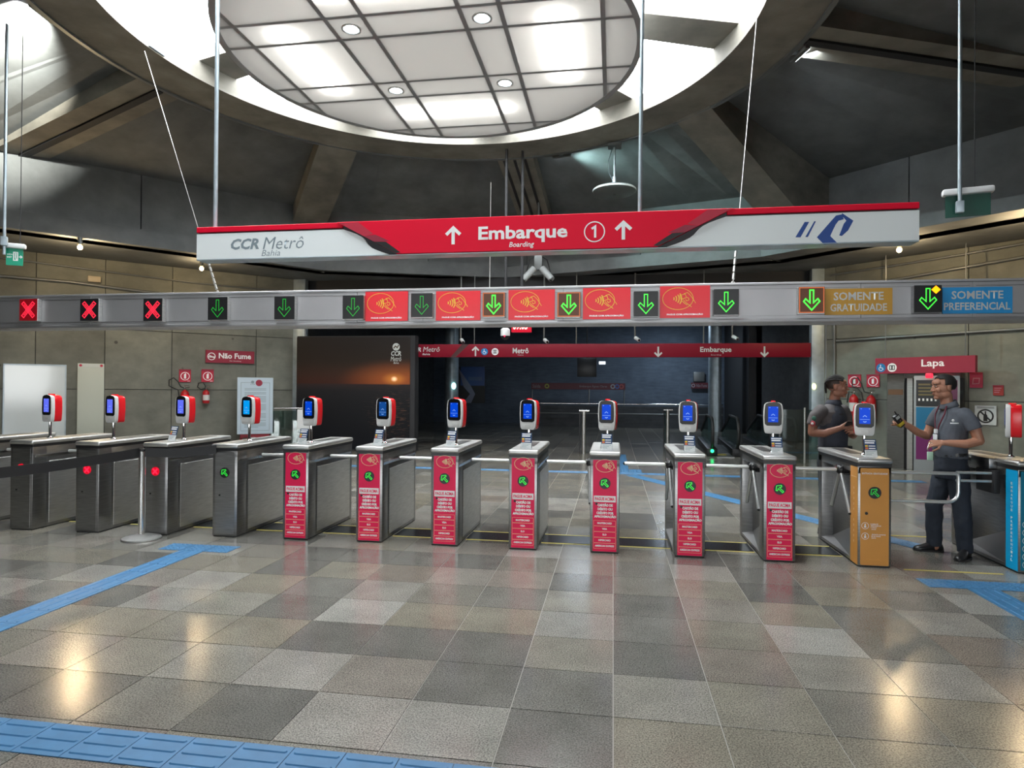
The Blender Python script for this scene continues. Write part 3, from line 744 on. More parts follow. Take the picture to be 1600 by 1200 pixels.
# blue turnstile for preferential boarding
t = thing('turnstile', 'blue-fronted turnstile at the right edge beside the man with the radio', 'turnstile', (*ROWX['N'], 0), 0, 'turnstiles across the hall')
body_parts(t)
p = MB().box(-.13, .145, -.004, .001, .03, .955).build('front_panel', TEAL, t)
MB().box(.02, .12, -.006, -.004, .80, .82).build('label_strip', WPRINT, p)
for i in range(6): MB().ribbon(circ(-.085, .46 - i * .075, .03, 20), .004, -.0055, True).build('round_mark', WPRINT, p)
sp = MB().box(-.1535, -.150, .004, .185, .02, .96).build('side_strip', CYAN, t)
for i, ch in enumerate('EMBARQUE PREFERENCIAL'):
    if ch == ' ': continue
    z = .82 - i * .0362
    text(ch, WPRINT, sp, -.1545, -.1545 + .028, z, z + .024, .105, .02, rotz=-PI / 2)
MB().box(-.225, -.15, .33, .66, .935, 1.045).build('gate_motor', STEEL_D, t, bevel=.008)
MB().box(-.205, -.15, .28, .60, .70, .93).build('gate_bracket', MATTE, t, bevel=.006)
for z in (.895, .815): MB().tube([(-.52, .33, z), (-.15, .33, z)], .014, 10).build('gate_bar', ALU, t, smooth=50)
# swing gate beside the orange turnstile
g = thing('swing_gate', 'chrome tube swing gate with rounded corner between orange and blue turnstiles', 'gate', (2.645, 6.98, 0))
pts = [(0, 0, .885), (.72, 0, .885)] + [(.72 + .03 * math.sin(a), 0, .855 + .03 * math.cos(a)) for a in (.5, 1.0, 1.57)] + [(.75, 0, .70)] + \
      [(.75 - .10 * (1 - math.cos(a)), 0, .70 - .10 * math.sin(a)) for a in (.4, .8, 1.2, 1.57)] + [(0, 0, .60)]
MB().tube(pts, .0175, 12).build('gate_tube', ALU, g, smooth=60)
MB().box(-.02, .02, -.02, .02, .55, .94).build('hinge_post', STEEL_D, g, bevel=.005)
for z in (.60, .885): MB().cone((0, 0, z - .03), (0, 0, z + .03), .03, n=14).build('hinge_sleeve', CHROME, g, smooth=40)

# threshold plates and yellow lines on the floor of each lane
ks = 'BCDEFGHIJKLM'
for a, b in zip(ks[:-1], ks[1:]):
    x0, x1 = ROWX[a][0] + .16, ROWX[b][0] - .16
    MB().box(x0, x1, 7.06, 7.42, 0, .003).build('threshold_plate', DPLATE, floor)
    for y in (7.03, 7.44): MB().box(x0, x1, y - .012, y + .012, 0, .0035).build('yellow_line', YLINE, floor)
for y, x0, x1 in ((6.62, 2.75, 3.6), (8.15, 2.75, 3.7)): MB().box(x0, x1, y - .014, y + .014, 0, .0035).build('yellow_line', YLINE, floor)

# ------------------------------------------------------------------ ticket validators
OUT = [(-.066, 0), (.066, 0), (.080, .008), (.087, .03), (.094, .10), (.097, .17), (.095, .245), (.089, .295), (.080, .313), (.055, .324), (0, .331), (-.055, .324), (-.080, .313), (-.089, .295), (-.095, .245), (-.097, .17), (-.094, .10), (-.087, .03), (-.080, .008)]
SHELLM = mat('pale_grey_shell', (0.74, 0.74, 0.72), 0.35)
def validator(label, x, y, rot, scr):
    t = thing('ticket_validator', label, 'validator', (x, y, CAPZ), rot, 'ticket validators on the turnstiles')
    MB().lathe([(.036, 0), (.036, .006), (.022, .016), (.0165, .024), (.0165, .21)], 16).build('post', CHROME, t, smooth=40)
    z0 = .198
    mb = MB(); mb.prism([(px, pz + z0) for px, pz in OUT], -.045, -.002)
    f = mb.build('front_shell', SHELLM, t, bevel=.009, seg=2)
    mb = MB(); mb.prism([(px * .985, pz * .985 + z0 + .003) for px, pz in OUT], -.004, .085)
    mb.build('back_shell', REDBRIGHT, t, bevel=.014, seg=2)
    MB().box(-.022, .022, -.02, .045, z0 + .325, z0 + .343).build('top_knob', REDBRIGHT, t, bevel=.006)
    mb = MB(); mb.prism([(px * .86, pz + z0) for px, pz in OUT if pz >= .1] [::1] + [(-.06, z0 + .083), (.06, z0 + .083)], -.049, -.044)
    fl = mb.build('screen_glass', GLASSB, t, bevel=.003, seg=1)
    s = MB().flat([(-.049, z0 + .120), (.049, z0 + .120), (.049, z0 + .283), (-.049, z0 + .283)], -.0495).build('screen', scr, fl)
    mb = MB(); mb.ribbon([(-.044, z0 + .165), (.044, z0 + .165)], .004, -.0502); mb.ribbon([(-.018, z0 + .19), (0, z0 + .205), (.018, z0 + .19)], .006, -.0502); mb.ribbon([(-.015, z0 + .145), (0, z0 + .138), (.015, z0 + .145)], .008, -.0502)
    for sx in (-.038, .036): mb.ribbon([(sx, z0 + .272), (sx + .01, z0 + .272)], .006, -.0502)
    mb.build('screen_print', SCRTXT, fl)
    MB().box(-.03, .03, -.0465, -.044, z0 + .03, z0 + .055).build('card_mark', mat('shell_mark', (.62, .62, .6), .4), t)
    return t
VAL = {'B': (.36, SCREENL, 'ticket validator with a pale screen, furthest left, in front of the whiteboard'), 'C': (.36, SCREENL, 'ticket validator on the second steel turnstile, in front of the cream panel edge'),
       'D': (.45, SCREENL, 'ticket validator with a violet-blue screen above the small card holder, by the left extinguishers'), 'E': (.45, SCREENC, 'ticket validator with a bright cyan screen in front of the white notice board'),
       'F': (.32, SCREEN, 'ticket validator on the leftmost red turnstile at the left edge of the sunset photo'), 'G': (.42, SCREENK, 'ticket validator with a dim dark screen in front of the sunset photo'),
       'H': (.40, SCREEN, 'ticket validator on the third red turnstile, right of the sunset photo'), 'I': (.30, SCREEN, 'ticket validator on the middle red turnstile'),
       'J': (.36, SCREEN, 'ticket validator on the fifth red turnstile below the far exit sign'), 'K': (.36, SCREEN, 'ticket validator on the sixth red turnstile left of the escalator'),
       'L': (.36, SCREEN, 'ticket validator on the rightmost red turnstile, seen square on'), 'M': (.32, SCREEN, 'ticket validator on the orange turnstile in front of the left guard')}
for k, (dy, sc, lb) in VAL.items(): validator(lb, ROWX[k][0] + .02, ROWX[k][1] + dy, math.radians(-14 if k not in 'KLM' else -13), sc)
validator('ticket validator turned away, red side showing, on the blue turnstile at the right', 3.93, 7.10, math.radians(-118), SCREEN)

# small sloping card holders
def holder(label, x, y, rot):
    t = thing('card_holder', label, 'card holder', (x, y, CAPZ), rot, 'card holders on the turnstiles')
    MB().box(-.062, .062, -.05, .05, 0, .006).build('base', WHITE, t, bevel=.002, seg=1)
    T = math.radians(17); c, s = math.cos(T), math.sin(T)
    def P(u, v, d=0): return (u, -.035 + v * s - d * c, .006 + v * c + d * s)
    def slab(u0, u1, v0, v1, d0, d1, m, nm, par):
        mb = MB().hexa([P(u0, v0, d1), P(u1, v0, d1), P(u1, v0, d0), P(u0, v0, d0), P(u0, v1, d1), P(u1, v1, d1), P(u1, v1, d0), P(u0, v1, d0)])
        return mb.build(nm, m, par)
    slab(-.062, .062, 0, .175, 0, .004, ACRYL, 'acrylic_plate', t)
    slab(-.056, .056, .002, .062, .0045, .0065, WHITE, 'white_card', t)
    cd_ = slab(-.056, .056, .063, .170, .0045, .0065, NAVY, 'navy_card', t)
    slab(-.048, .048, .150, .162, .007, .0075, WPRINT, 'print_line', cd_); slab(-.048, .040, .128, .142, .007, .0075, WPRINT, 'print_line', cd_)
    slab(-.048, -.022, .094, .112, .007, .0075, YELLOW, 'print_mark', cd_); slab(-.048, -.022, .070, .088, .007, .0075, mat('orange_print', (.8, .2, .06), .5), 'print_mark', cd_)
    slab(-.015, .045, .098, .108, .007, .0075, WPRINT, 'print_line', cd_); slab(-.015, .045, .074, .084, .007, .0075, WPRINT, 'print_line', cd_)
    for k in range(3): slab(-.045, .045 - .02 * k, .046 - k * .015, .050 - k * .015, .007, .0075, GPRINT, 'print_line', cd_)
HP = [holder]
for k, lb in (('D', 'card holder on the steel turnstile behind the belt post'), ('F', 'card holder on the leftmost red turnstile'), ('G', 'card holder on the second red turnstile, below the dim validator'),
              ('H', 'card holder on the third red turnstile'), ('I', 'card holder on the middle red turnstile'), ('J', 'card holder on the fifth red turnstile'), ('K', 'card holder on the sixth red turnstile'),
              ('L', 'card holder on the rightmost red turnstile'), ('M', 'card holder on the orange turnstile below the left guard')):
    holder(lb, ROWX[k][0] + .015, ROWX[k][1] + VAL[k][0] - .16, math.radians(-14 if k in 'DFGH' else 0))

# ------------------------------------------------------------------ belt barrier
q = on_floor(221, 842)
t = thing('belt_post', 'chrome belt barrier post with a round foot in front of the steel turnstiles', 'barrier post', (q.x, q.y, 0))
MB().lathe([(.195, 0), (.20, .008), (.195, .02), (.12, .04), (.045, .052), (.034, .055)], 36).build('foot', STEEL, t, smooth=40)
MB().cone((0, 0, .05), (.0, 0, .97), .034, n=20).build('tube', CHROME, t, smooth=40)
MB().lathe([(.034, .97), (.036, .975), (.036, .99), (.03, 1.0)], 20).build('head', BLACK, t, smooth=40)
def belt(a, b, m, sag, label):
    a = Vector(a); b = Vector(b); n = 10; mb = MB(); d = (b - a).normalized(); w = Vector((-d.y, d.x, 0)) * .0015
    V = []; F = []
    for i in range(n + 1):
        f = i / n; p = a.lerp(b, f); p.z -= sag * 4 * f * (1 - f)
        for s in (-1, 1): V += [p + w * s + Vector((0, 0, -.05)), p + w * s + Vector((0, 0, .05))]
    for i in range(n):
        k = 4 * i; F += [(k, k + 4, k + 5, k + 1), (k + 2, k + 3, k + 7, k + 6), (k + 1, k + 5, k + 7, k + 3), (k, k + 2, k + 6, k + 4)]
    mb.add(V, F); return tag(mb.build('belt', m, None), label, 'belt', 'black belts of the barrier')
belt((q.x - .04, q.y, .955), (-5.85, 3.7, .93), RUBBER, .05, 'long black belt running out of the left edge from the chrome post')
belt((q.x + .036, q.y, .96), (ROWX['E'][0] - .10, ROWX['E'][1] - .016, .985), RUBBER, .02, 'short black belt from the chrome post to the turnstile with green arrow')
# ------------------------------------------------------------------ gantry with lane signals
GP = Plane((0, 7.3, 0), 0)
gx0, gx1 = -9.6, 6.2
g = thing('signal_gantry', 'long brushed steel beam hanging over the turnstiles, carrying the lane signals', 'gantry', (0, 7.3, 0))
MB().box(gx0, gx1, .01, .36, 2.45, 2.86).build('beam_core', STEEL_D, g)
MB().box(gx0, gx1, -.012, .38, 2.845, 2.872).build('top_flange', STEEL_G, g, bevel=.004, seg=1)
MB().box(gx0, gx1, -.022, .38, 2.44, 2.475).build('bottom_flange', STEEL_G, g, bevel=.006)
cuts = [gx0] + [GP.loc(p, 480)[0] for p in (142, 342, 558, 661, 880, 1080, 1345, 1520)] + [gx1]
for a, b in zip(cuts[:-1], cuts[1:]):
    MB().box(a + .002, b - .002, 0, .012, 2.477, 2.843).build('steel_panel', STEEL_G, g, bevel=.002, seg=1)
    MB().box(a + .03, b - .03, -.003, .001, 2.80, 2.806).build('pressed_line', STEEL_D, g)
    MB().box(a + .03, b - .03, -.003, .001, 2.508, 2.514).build('pressed_line', STEEL_D, g)
SIG = [(47, 485, 32, 'x'), (142, 485, 32, 'x'), (241, 485, 33, 'x'), (342, 483, 33, 'd'), (446, 482, 34, 'd'), (553, 481, 35, 'd'), (660, 478, 36, 'd'), (772, 477, 36, 'b'),
       (889, 477, 37, 'b'), (1009, 476, 37, 'm'), (1134, 473, 39, 'm'), (1267, 470, 42, 'b'), (1448, 468, 45, 'a')]
ordn = ['first', 'second', 'third', 'fourth', 'fifth', 'sixth', 'seventh', 'eighth', 'ninth', 'tenth', 'eleventh', 'twelfth', 'last']
sh = MB().box(-.135, .135, -.06, 0, -.142, .142).mesh('signal', MATTE, None, .004, 1)
for i, (px, py, w, k) in enumerate(SIG):
    x, z = GP.loc(px, py, .04)
    lb = {'x': 'lane signal box lit with a red cross, %s from the left', 'd': 'dim green arrow lane signal, %s from the left on the gantry', 'b': 'bright green arrow lane signal with glowing frame, %s from the left',
          'm': 'green arrow lane signal on black, %s from the left on the gantry', 'a': 'green arrow lane signal with an amber diamond in the corner, %s'}[k] % ordn[i]
    t = thing('lane_signal', lb, 'lane signal', (x, 7.298, z), 0, 'lane signals on the gantry')
    MB().box(-.135, .135, -.06, 0, -.145, .145).build('housing', STEEL if k in 'xdb' else STEEL_D, t, bevel=.004, seg=1)
    f = MB().box(-.13, .13, -.066, -.058, -.135, .145).build('face', LEDRD if i == 0 else BLACK, t)
    if k == 'b':
        MB().ribbon([(-.122, -.127), (.122, -.127), (.122, .137), (-.122, .137)], .010, -.0668, True).build('face_frame', LEDO, f)
        MB().flat([(-.117, -.122), (.117, -.122), (.117, .132), (-.117, .132)], -.0665).build('face_glow', mat('brown_face', (.05, .015, .005), .4, emit=(.3, .09, .02), es=.12), f)
    mb = MB()
    if k == 'x':
        for s in (-1, 1):
            d = Vector((.08, .09 * s)); n_ = Vector((-d.y, d.x)).normalized() * .020
            mb.ribbon([(-d.x - n_.x, -d.y - n_.y + .005), (d.x - n_.x, d.y - n_.y + .005), (d.x + n_.x, d.y + n_.y + .005), (-d.x + n_.x, -d.y + n_.y + .005)], .011, -.0675, True)
            mb.ribbon([(-d.x * .8, -d.y * .8 + .005), (d.x * .8, d.y * .8 + .005)], .009, -.0672)
        mb.build('lit_cross', LEDR, f)
    else:
        arrow_outline(0, .004, .112, 0, {'d': .0065, 'm': .009, 'b': .0135, 'a': .0095}[k], -.0675, mb)
        mb.build('lit_arrow', LEDGD if k == 'd' else LEDG, f)
    if k == 'a':
        MB().flat([(.075, .055), (.12, .098), (.075, .140), (.03, .098)], -.068).build('amber_diamond', LEDA, f)
# red contactless placards and the two lane placards
for i, (x0, x1, y0, y1, pos) in enumerate(((572, 638, 456, 502, 'leftmost'), (682, 751, 455, 501, 'second'), (795, 867, 453, 500, 'third'), (911, 985, 450, 499, 'fourth'), (1031, 1109, 447, 497, 'rightmost'))):
    (a, zt), (b, zb) = GP.loc(x0, y0), GP.loc(x1, y1)
    zt = (zt + GP.loc(x1, y0)[1]) / 2; zb = (zb + GP.loc(x0, y1)[1]) / 2
    w, h = b - a, zt - zb
    t = thing('contactless_placard', 'red contactless payment placard, %s of five on the gantry' % pos, 'placard', ((a + b) / 2, 7.286, zb), 0, 'contactless placards on the gantry')
    MB().box(-w / 2, w / 2, -.006, 0, 0, h).build('plate', mat('red_placard', (.80, .02, .035), .3), t)
    contactless(t, -.075, h * .60, .165, h * .34, -.0075, YELLOW, .006)
    text('PAGUE COM APROXIMAÇÃO', WPRINT, t, -w * .36, w * .36, h * .075, h * .145, -.0075, .05)
for x0, x1, y0, y1, m, s, lb in ((1288, 1393, 451, 492, OCHRE, ('SOMENTE', 'GRATUIDADE'), 'ochre placard for free riders beside a green arrow on the gantry'), (1471, 1580, 449, 490, BLUEP, ('SOMENTE', 'PREFERENCIAL'), 'blue placard for preferential lane at the right end of the gantry')):
    a, zt = GP.loc((x0), (y0)); b, zb = GP.loc(x1, y1); zt = (zt + GP.loc(x1, y0)[1]) / 2; zb = (zb + GP.loc(x0, y1)[1]) / 2
    w, h = b - a, zt - zb
    t = thing('lane_placard', lb, 'placard', ((a + b) / 2, 7.286, zb))
    MB().box(-w / 2, w / 2, -.008, 0, 0, h).build('plate', m, t)
    gp = mat('pale_print', (.55, .57, .55), .5)
    text(s[0], gp, t, -w * .37, w * .37, h * .55, h * .86, -.0095, .02)
    text(s[1], gp, t, -w * .42 if m is OCHRE else -w * .48, w * .42 if m is OCHRE else w * .47, h * .13, h * .42, -.0095, .02)

# ------------------------------------------------------------------ big boarding banner
NP = Plane((0.35, 6.05, 0), math.radians(-.1))
def N(px, py): return NP.loc(px, py)
(xL, zT), (xR, zB) = N(308, 353), N(1436, 376)
zT = (N(308, 354)[1] + N(1436, 318)[1]) / 2; zB = (N(309, 405)[1] + N(1436, 376)[1]) / 2
bn = thing('boarding_banner', 'long white and red boarding sign hanging above the gantry on two poles', 'sign', tuple(NP.p), NP.a)
MB().box(xL + .01, xR - .01, .02, .16, zB + .01, zT - .012).build('sign_box', mat('sign_core', (.03, .03, .035), .5), bn)
hS = zT - zB; zs = zT - hS * .20
XA, XB = N(1045, 350)[0], N(1145, 330)[0]
a0, a1 = N(528, 350)[0], N(608, 402)[0]; b0, b1 = N(1145, 330)[0], N(1035, 388)[0]
def scurve(x0, z0, x1, z1, n=10):
    return [(x0 + (x1 - x0) * i / n + (.05 * math.sin(2 * PI * i / n) * (1 if x1 > x0 else -1)), z0 + (z1 - z0) * i / n) for i in range(n + 1)]
MB().box(xL, a0 + .05, -.01, .17, zs + .012, zT).build('red_strip', REDSIGN, bn, bevel=.004, seg=1)
MB().box(b0 - .05, xR, -.01, .17, zs + .012, zT).build('red_strip', REDSIGN, bn, bevel=.004, seg=1)
LC = scurve(a0 + .06, zs - .004, a1, zB)
MB().prism([(xL, zB)] + [(LC[-1][0], zB)] + LC[::-1][1:] + [(xL, zs - .004)], -.004, .02).build('white_panel', SIGNW, bn)
RCv = scurve(b0 - .06, zs - .004, b1 + .04, zB)
MB().prism([(xR, zs - .004)] + RCv + [(xR, zB)], -.004, .02).build('white_panel', SIGNW, bn)
rp = MB().prism([(a0, zT), (a1 + .09, zB), (b1 - .05, zB), (b0, zT)], -.022, .015).build('red_panel', REDSIGN, bn, bevel=.003, seg=1)
def lerp2(p, q, f): return (p[0] + (q[0] - p[0]) * f, p[1] + (q[1] - p[1]) * f)
for T, B, s in (((a0, zT), (a1 + .09, zB), 1), ((b0, zT), (b1 - .05, zB), -1)):
    tl = lerp2(T, B, .02); m1 = lerp2(T, B, .45); m2 = lerp2(T, B, .62)
    q = [tl, m1, (m1[0] + .10 * s, m1[1] + .02), (tl[0] + .21 * s, tl[1])]
    MB().flat(q if s > 0 else q[::-1], -.0232).build('dark_red_facet', DRED, rp)
    q = [m1, m2, (m2[0] + .16 * s, m2[1]), (m1[0] + .12 * s, m1[1] + .012)]
    MB().flat(q if s > 0 else q[::-1], -.0233).build('maroon_facet', MAROON, rp)
    q = [m2, (B[0] - .01 * s, B[1] + .006), (B[0] + .035 * s, B[1] + .012), (m2[0] + .12 * s, m2[1] - .004)]
    MB().flat(q if s > 0 else q[::-1], -.0234).build('black_facet', BLACK, rp)
MB().box(xL, xR, -.006, .175, zB - .012, zB - .001).build('bottom_trim', GALV, bn, bevel=.003, seg=1)
def ntext(s, x0, y0, x1, y1, m, par, y, bold=0.0, shear=0.0):
    c = (N(x0, y1), N(x1, y1), N(x0, y0), N(x1, y0))
    return text(s, m, par, c[0][0], c[1][0], (c[0][1] + c[1][1]) / 2, (c[2][1] + c[3][1]) / 2, y, bold, shear)
ntext('CCR', 361, 373, 405, 390, GPRINT, bn, -.0055, .035, .25)
ntext('Metrô', 411, 370, 475, 389, GPRINT, bn, -.0055, -.004, .25)
ntext('Bahia', 409, 390.5, 438, 400, GPRINT, bn, -.0055, -.004, .25)
ntext('Embarque', 748, 353, 887, 380, WPRINT, rp, -.0235, .028)
ntext('Boarding', 796, 378.5, 835, 389, WPRINT, rp, -.0235, .012, .2)
for px, py in ((709, 369.5), (974, 361.5)):
    cx, cz = N(px, py); s = .082
    mb = MB(); mb.ribbon([(cx, cz - s), (cx, cz + s * .9)], .032, -.0235); mb.ribbon([(cx - .070, cz + s * .15), (cx, cz + s * .95), (cx + .070, cz + s * .15)], .032, -.0236)
    mb.build('up_arrow', WPRINT, rp)
cx, cz = N(929, 363)
MB().ribbon(circ(cx, cz, .093, 32), .010, -.0235, True).build('number_ring', WPRINT, rp)
MB().ribbon([(cx - .027, cz + .028), (cx + .006, cz + .048), (cx + .006, cz - .055)], .021, -.0235).build('lettering', WPRINT, rp)
# blue company mark on the right half
def npoly(pts, y): return MB().flat([N(*p) for p in pts], y)
mb = npoly([(1242.5, 371), (1250.5, 371), (1264, 347), (1257, 347)], -.0055)
for pts in ([(1258, 370.5), (1262, 370.5), (1274.5, 346), (1272, 346)], [(1276, 371), (1287, 382), (1309, 381), (1297, 369), (1301, 360), (1305, 352), (1297, 347)], [(1315, 333), (1333, 345), (1325, 360), (1315, 369), (1311, 368), (1318, 350), (1322, 345), (1316, 338)], [(1297, 347), (1306, 337), (1316, 335), (1318, 343), (1310, 345), (1304, 353)]):
    mb.add([(x, -.0055, z) for x, z in [N(*p) for p in pts]], [tuple(range(len(pts)))])
mb.build('company_mark', LOGOBLUE, bn)
# ------------------------------------------------------------------ suspended disc with glossy panels
dc = thing('ceiling_disc', 'big round suspended ceiling of pale glossy panels under the skylight', 'ceiling disc', (RC.x, RC.y, Z_DISC))
RD = 2.12 * DS
PANELM = translucent('disc_panel', (0.70, 0.69, 0.67), 0.5, 0.16)
lines = [v * DS for v in (-1.75, -.83, -.46, .46, .83, 1.75)]
edges = [-RD - .1] + lines + [RD + .1]
def clip_circle(x0, x1, y0, y1, r, g=.028):
    x0 += g; x1 -= g; y0 += g; y1 -= g; r -= .05
    P = []; n = 14
    for (ax, ay), (bx, by) in (((x0, y0), (x1, y0)), ((x1, y0), (x1, y1)), ((x1, y1), (x0, y1)), ((x0, y1), (x0, y0))):
        for i in range(n): P.append((ax + (bx - ax) * i / n, ay + (by - ay) * i / n))
    Q = []
    if x0 >= x1 or y0 >= y1: return None
    inside = [(x, y) for x, y in P if x * x + y * y <= r * r]
    if len(inside) < 4: return None
    for i in range(len(P)):
        a, b = P[i], P[(i + 1) % len(P)]; ia, ib = a[0] ** 2 + a[1] ** 2 <= r * r, b[0] ** 2 + b[1] ** 2 <= r * r
        if ia: Q.append(a)
        if ia != ib:
            lo, hi = (a, b) if ia else (b, a)
            for _ in range(20):
                m = ((lo[0] + hi[0]) / 2, (lo[1] + hi[1]) / 2)
                if m[0] ** 2 + m[1] ** 2 <= r * r: lo = m
                else: hi = m
            Q.append(lo); exit_ = ia
            if ia:                          # follow the rim until the outline comes back in
                j = i + 1
                while True:
                    c, d = P[j % len(P)], P[(j + 1) % len(P)]
                    if c[0] ** 2 + c[1] ** 2 > r * r and d[0] ** 2 + d[1] ** 2 <= r * r: break
                    j += 1
                lo2, hi2 = d, c
                for _ in range(20):
                    m = ((lo2[0] + hi2[0]) / 2, (lo2[1] + hi2[1]) / 2)
                    if m[0] ** 2 + m[1] ** 2 <= r * r: lo2 = m
                    else: hi2 = m
                a0 = math.atan2(lo[1], lo[0]); a1 = math.atan2(lo2[1], lo2[0])
                while a1 < a0: a1 += 2 * PI
                k = max(2, int((a1 - a0) / .08))
                for q in range(1, k): Q.append((r * math.cos(a0 + (a1 - a0) * q / k), r * math.sin(a0 + (a1 - a0) * q / k)))
    return Q if len(Q) > 2 else None
for i in range(7):
    for j in range(7):
        q = clip_circle(edges[i], edges[i + 1], edges[j], edges[j + 1], RD)
        if q: MB().add([(x, y, 0) for x, y in q], [tuple(range(len(q) - 1, -1, -1))]).build('panel', PANELM, dc)
mb = MB()
for v in lines:
    h = math.sqrt(RD * RD - v * v) - .02
    mb.box(v - .03, v + .03, -h, h, .0, .05); mb.box(-h, h, v - .03, v + .03, .001, .051)
mb.build('seam_grid', GREYSEAM, dc)
ringmesh(RD - .06, RD + .02, -.01, .32, 96, Vector((0, 0, 0))).build('rim', GREYSEAM, dc, smooth=30)
MB().lathe([(RD, .34), (RD, .36)], 64).build('top_cover', WHITE, dc)
for sx in (-1, 1):
    for sy in (-1, 1):
        o = MB().lathe([(.115, .03), (.13, -.012), (.105, -.014), (.095, .0)], 24).build('downlight', WHITE, dc, (.64 * DS * sx, .64 * DS * sy, 0), smooth=40)
        MB().lathe([(.09, -.006), (.088, -.010)], 20).build('bulb', LAMPW, o)
        rod = MB().cone((.9 * DS * sx, 1.4 * DS * sy, .36), (.9 * DS * sx, 1.4 * DS * sy, .95), .012, n=8).build('hanger_rod', CABLE, dc)
# lamps inside the disc behind the outer panels, plus an added even fill light
for x, y, sx, sy in ((-1.34, -.05, .22, 1.3), (1.32, .0, .22, 1.3), (-.1, 1.25, 1.4, .22), (-.1, -1.25, 1.4, .22)):
    light('disc_lamp', 'AREA', (RC.x + x * DS, RC.y + y * DS, Z_DISC + .12), 22, sx * DS, (1, .98, .94), aim=(RC.x + x * DS, RC.y + y * DS, 0), size_y=sy * DS)
light('disc_fill', 'AREA', (RC.x, RC.y, Z_DISC + .31), 46, 2 * RD - .3, (1, .98, .95), aim=(RC.x, RC.y, 0)).data.shape = 'DISK'

# ------------------------------------------------------------------ poles, wires, exit signs, lamps under the roof
def line(name, a, b, r, m, label, cat, group=None, n=8):
    a = Vector(a); b = Vector(b)
    return tag(MB().cone(b - a, (0, 0, 0), r, n=n).build(name, m, None, tuple(a), smooth=50), label, cat, group)
def over(px0, py0, px1, py1, y0, y1=None):
    return onto(px0, py0, (0, y0, 0), (0, 1, 0)), onto(px1, py1, (0, y0 if y1 is None else y1, 0), (0, 1, 0))
for px, r, lb in ((329, .022, 'grey hanger pole at the left end of the boarding banner'), (1000, .019, 'grey hanger pole right of the middle of the boarding banner')):
    x, z = N(px, 350 if px < 500 else 328)
    p = NP.w(x, zT - .01, -.08)
    line('hanger_pole', p, (p.x + (.03 if px > 500 else 0), p.y, 7.35), r, GALV, lb, 'pole', 'poles of the boarding banner', 10)
a = NP.w(*N(313, 356), -.08)
pt = RC + azv(-72) * R_IN
q = onto(221, 66, (0, 8.9, 0), (0, 1, 0))
mnt = onto(219, 62, (0, 8.9, 0), (0, 1, 0))
# gantry suspension wires
for px0, py0, px1, py1, y0, lb in ((226, 80, 341, 452, 8.4, 'slanting steel wire from the concrete ring to the left part of the gantry'), (1183, 20, 1145, 440, 8.4, 'thin steel wire from the concrete ring to the right part of the gantry'), (767, 285, 765, 450, 9.6, 'thin steel wire to the middle of the gantry')):
    a = onto(px1, py1, (0, 7.5, 0), (0, 1, 0)); a.z = 2.874; b = onto(px0, py0, (0, y0, 0), (0, 1, 0))
    o = line('suspension_wire', a, b, .0045, CABLE, lb, 'wire', 'wires carrying the gantry', 6)
    if px0 < 1100 and px0 > 400: continue
    d = (b - a).normalized(); mb = MB()
    for k in range(5): mb.cone(d * (.08 + .09 * k), d * (.15 + .09 * k), .016, .016, 6)
    mb.tube([d * .03 + Vector((.02 * math.cos(t), 0, .02 * math.sin(t))) for t in [i * PI / 4 for i in range(8)]], .005, 6, True)
    mb.build('turnbuckle', CABLE, o)
q = RC + azv(-88) * (R_IN - .012)
tag(MB().box(-.16, .16, -.02, .02, -.14, .14).build('anchor_plate', GALV, None, (q.x, q.y, Z_RING + .16), math.radians(88), bevel=.004), 'small steel anchor plate on the inner face of the concrete ring', 'plate')
# exit signs
for px, py, sx, y, rot, m, lb in ((23, 400, .19, 7.6, 32, EXITG, 'bright green exit sign hanging at the left edge'), (1512, 319, .40, 7.4, 14, EXITD, 'dark back of a green exit sign hanging at the upper right')):
    q = onto(px, py, (0, y, 0), (0, 1, 0))
    t = thing('exit_sign', lb, 'exit sign', tuple(q), math.radians(-rot if px > 800 else rot))
    MB().box(-sx / 2, sx / 2, -.006, .006, -.13, .11).build('sign_plate', m, t)
    MB().box(-sx / 2 - .03, sx / 2 + .03, -.05, .05, .10, .17).build('housing', WHITE, t, bevel=.02)
    sg = 1 if px < 800 else -1
    xp = -sx / 2 - .005 if px < 800 else -.085
    top = 7.2 - q.z if px > 800 else 6.6 - q.z
    MB().cone((xp, -.07, .0), (xp, -.07, top), .019, n=10).build('pole', GALV, t, smooth=50)
    MB().box(xp - .035, xp + .035, -.10, -.04, -.10 if px > 800 else .12, .02 if px > 800 else .24).build('pole_clamp', GALV, t, bevel=.004)
    MB().cone((.06, 0, .15), (.06, 0, top), .005, n=6).build('cable', MATTE, t)
    if px < 800:
        text('SAÍDA', WPRINT, t, -.085, -.02, .01, .03, -.008, .03); text('EXIT', WPRINT, t, -.085, -.03, -.03, -.01, -.008, .03)
        mb = MB().ribbon([(-.01, -.06), (-.01, .05), (.035, .05), (.035, -.06)], .012, -.008, True); mb.flat(circ(.013, .03, .010, 10), -.008); mb.ribbon([(.013, .02), (.012, -.02), (.022, -.055)], .012, -.008)
        mb.ribbon([(.05, -.01), (.082, -.01)], .010, -.008); mb.ribbon([(.066, .008), (.086, -.01), (.066, -.028)], .009, -.0081); mb.build('running_figure', WPRINT, t)
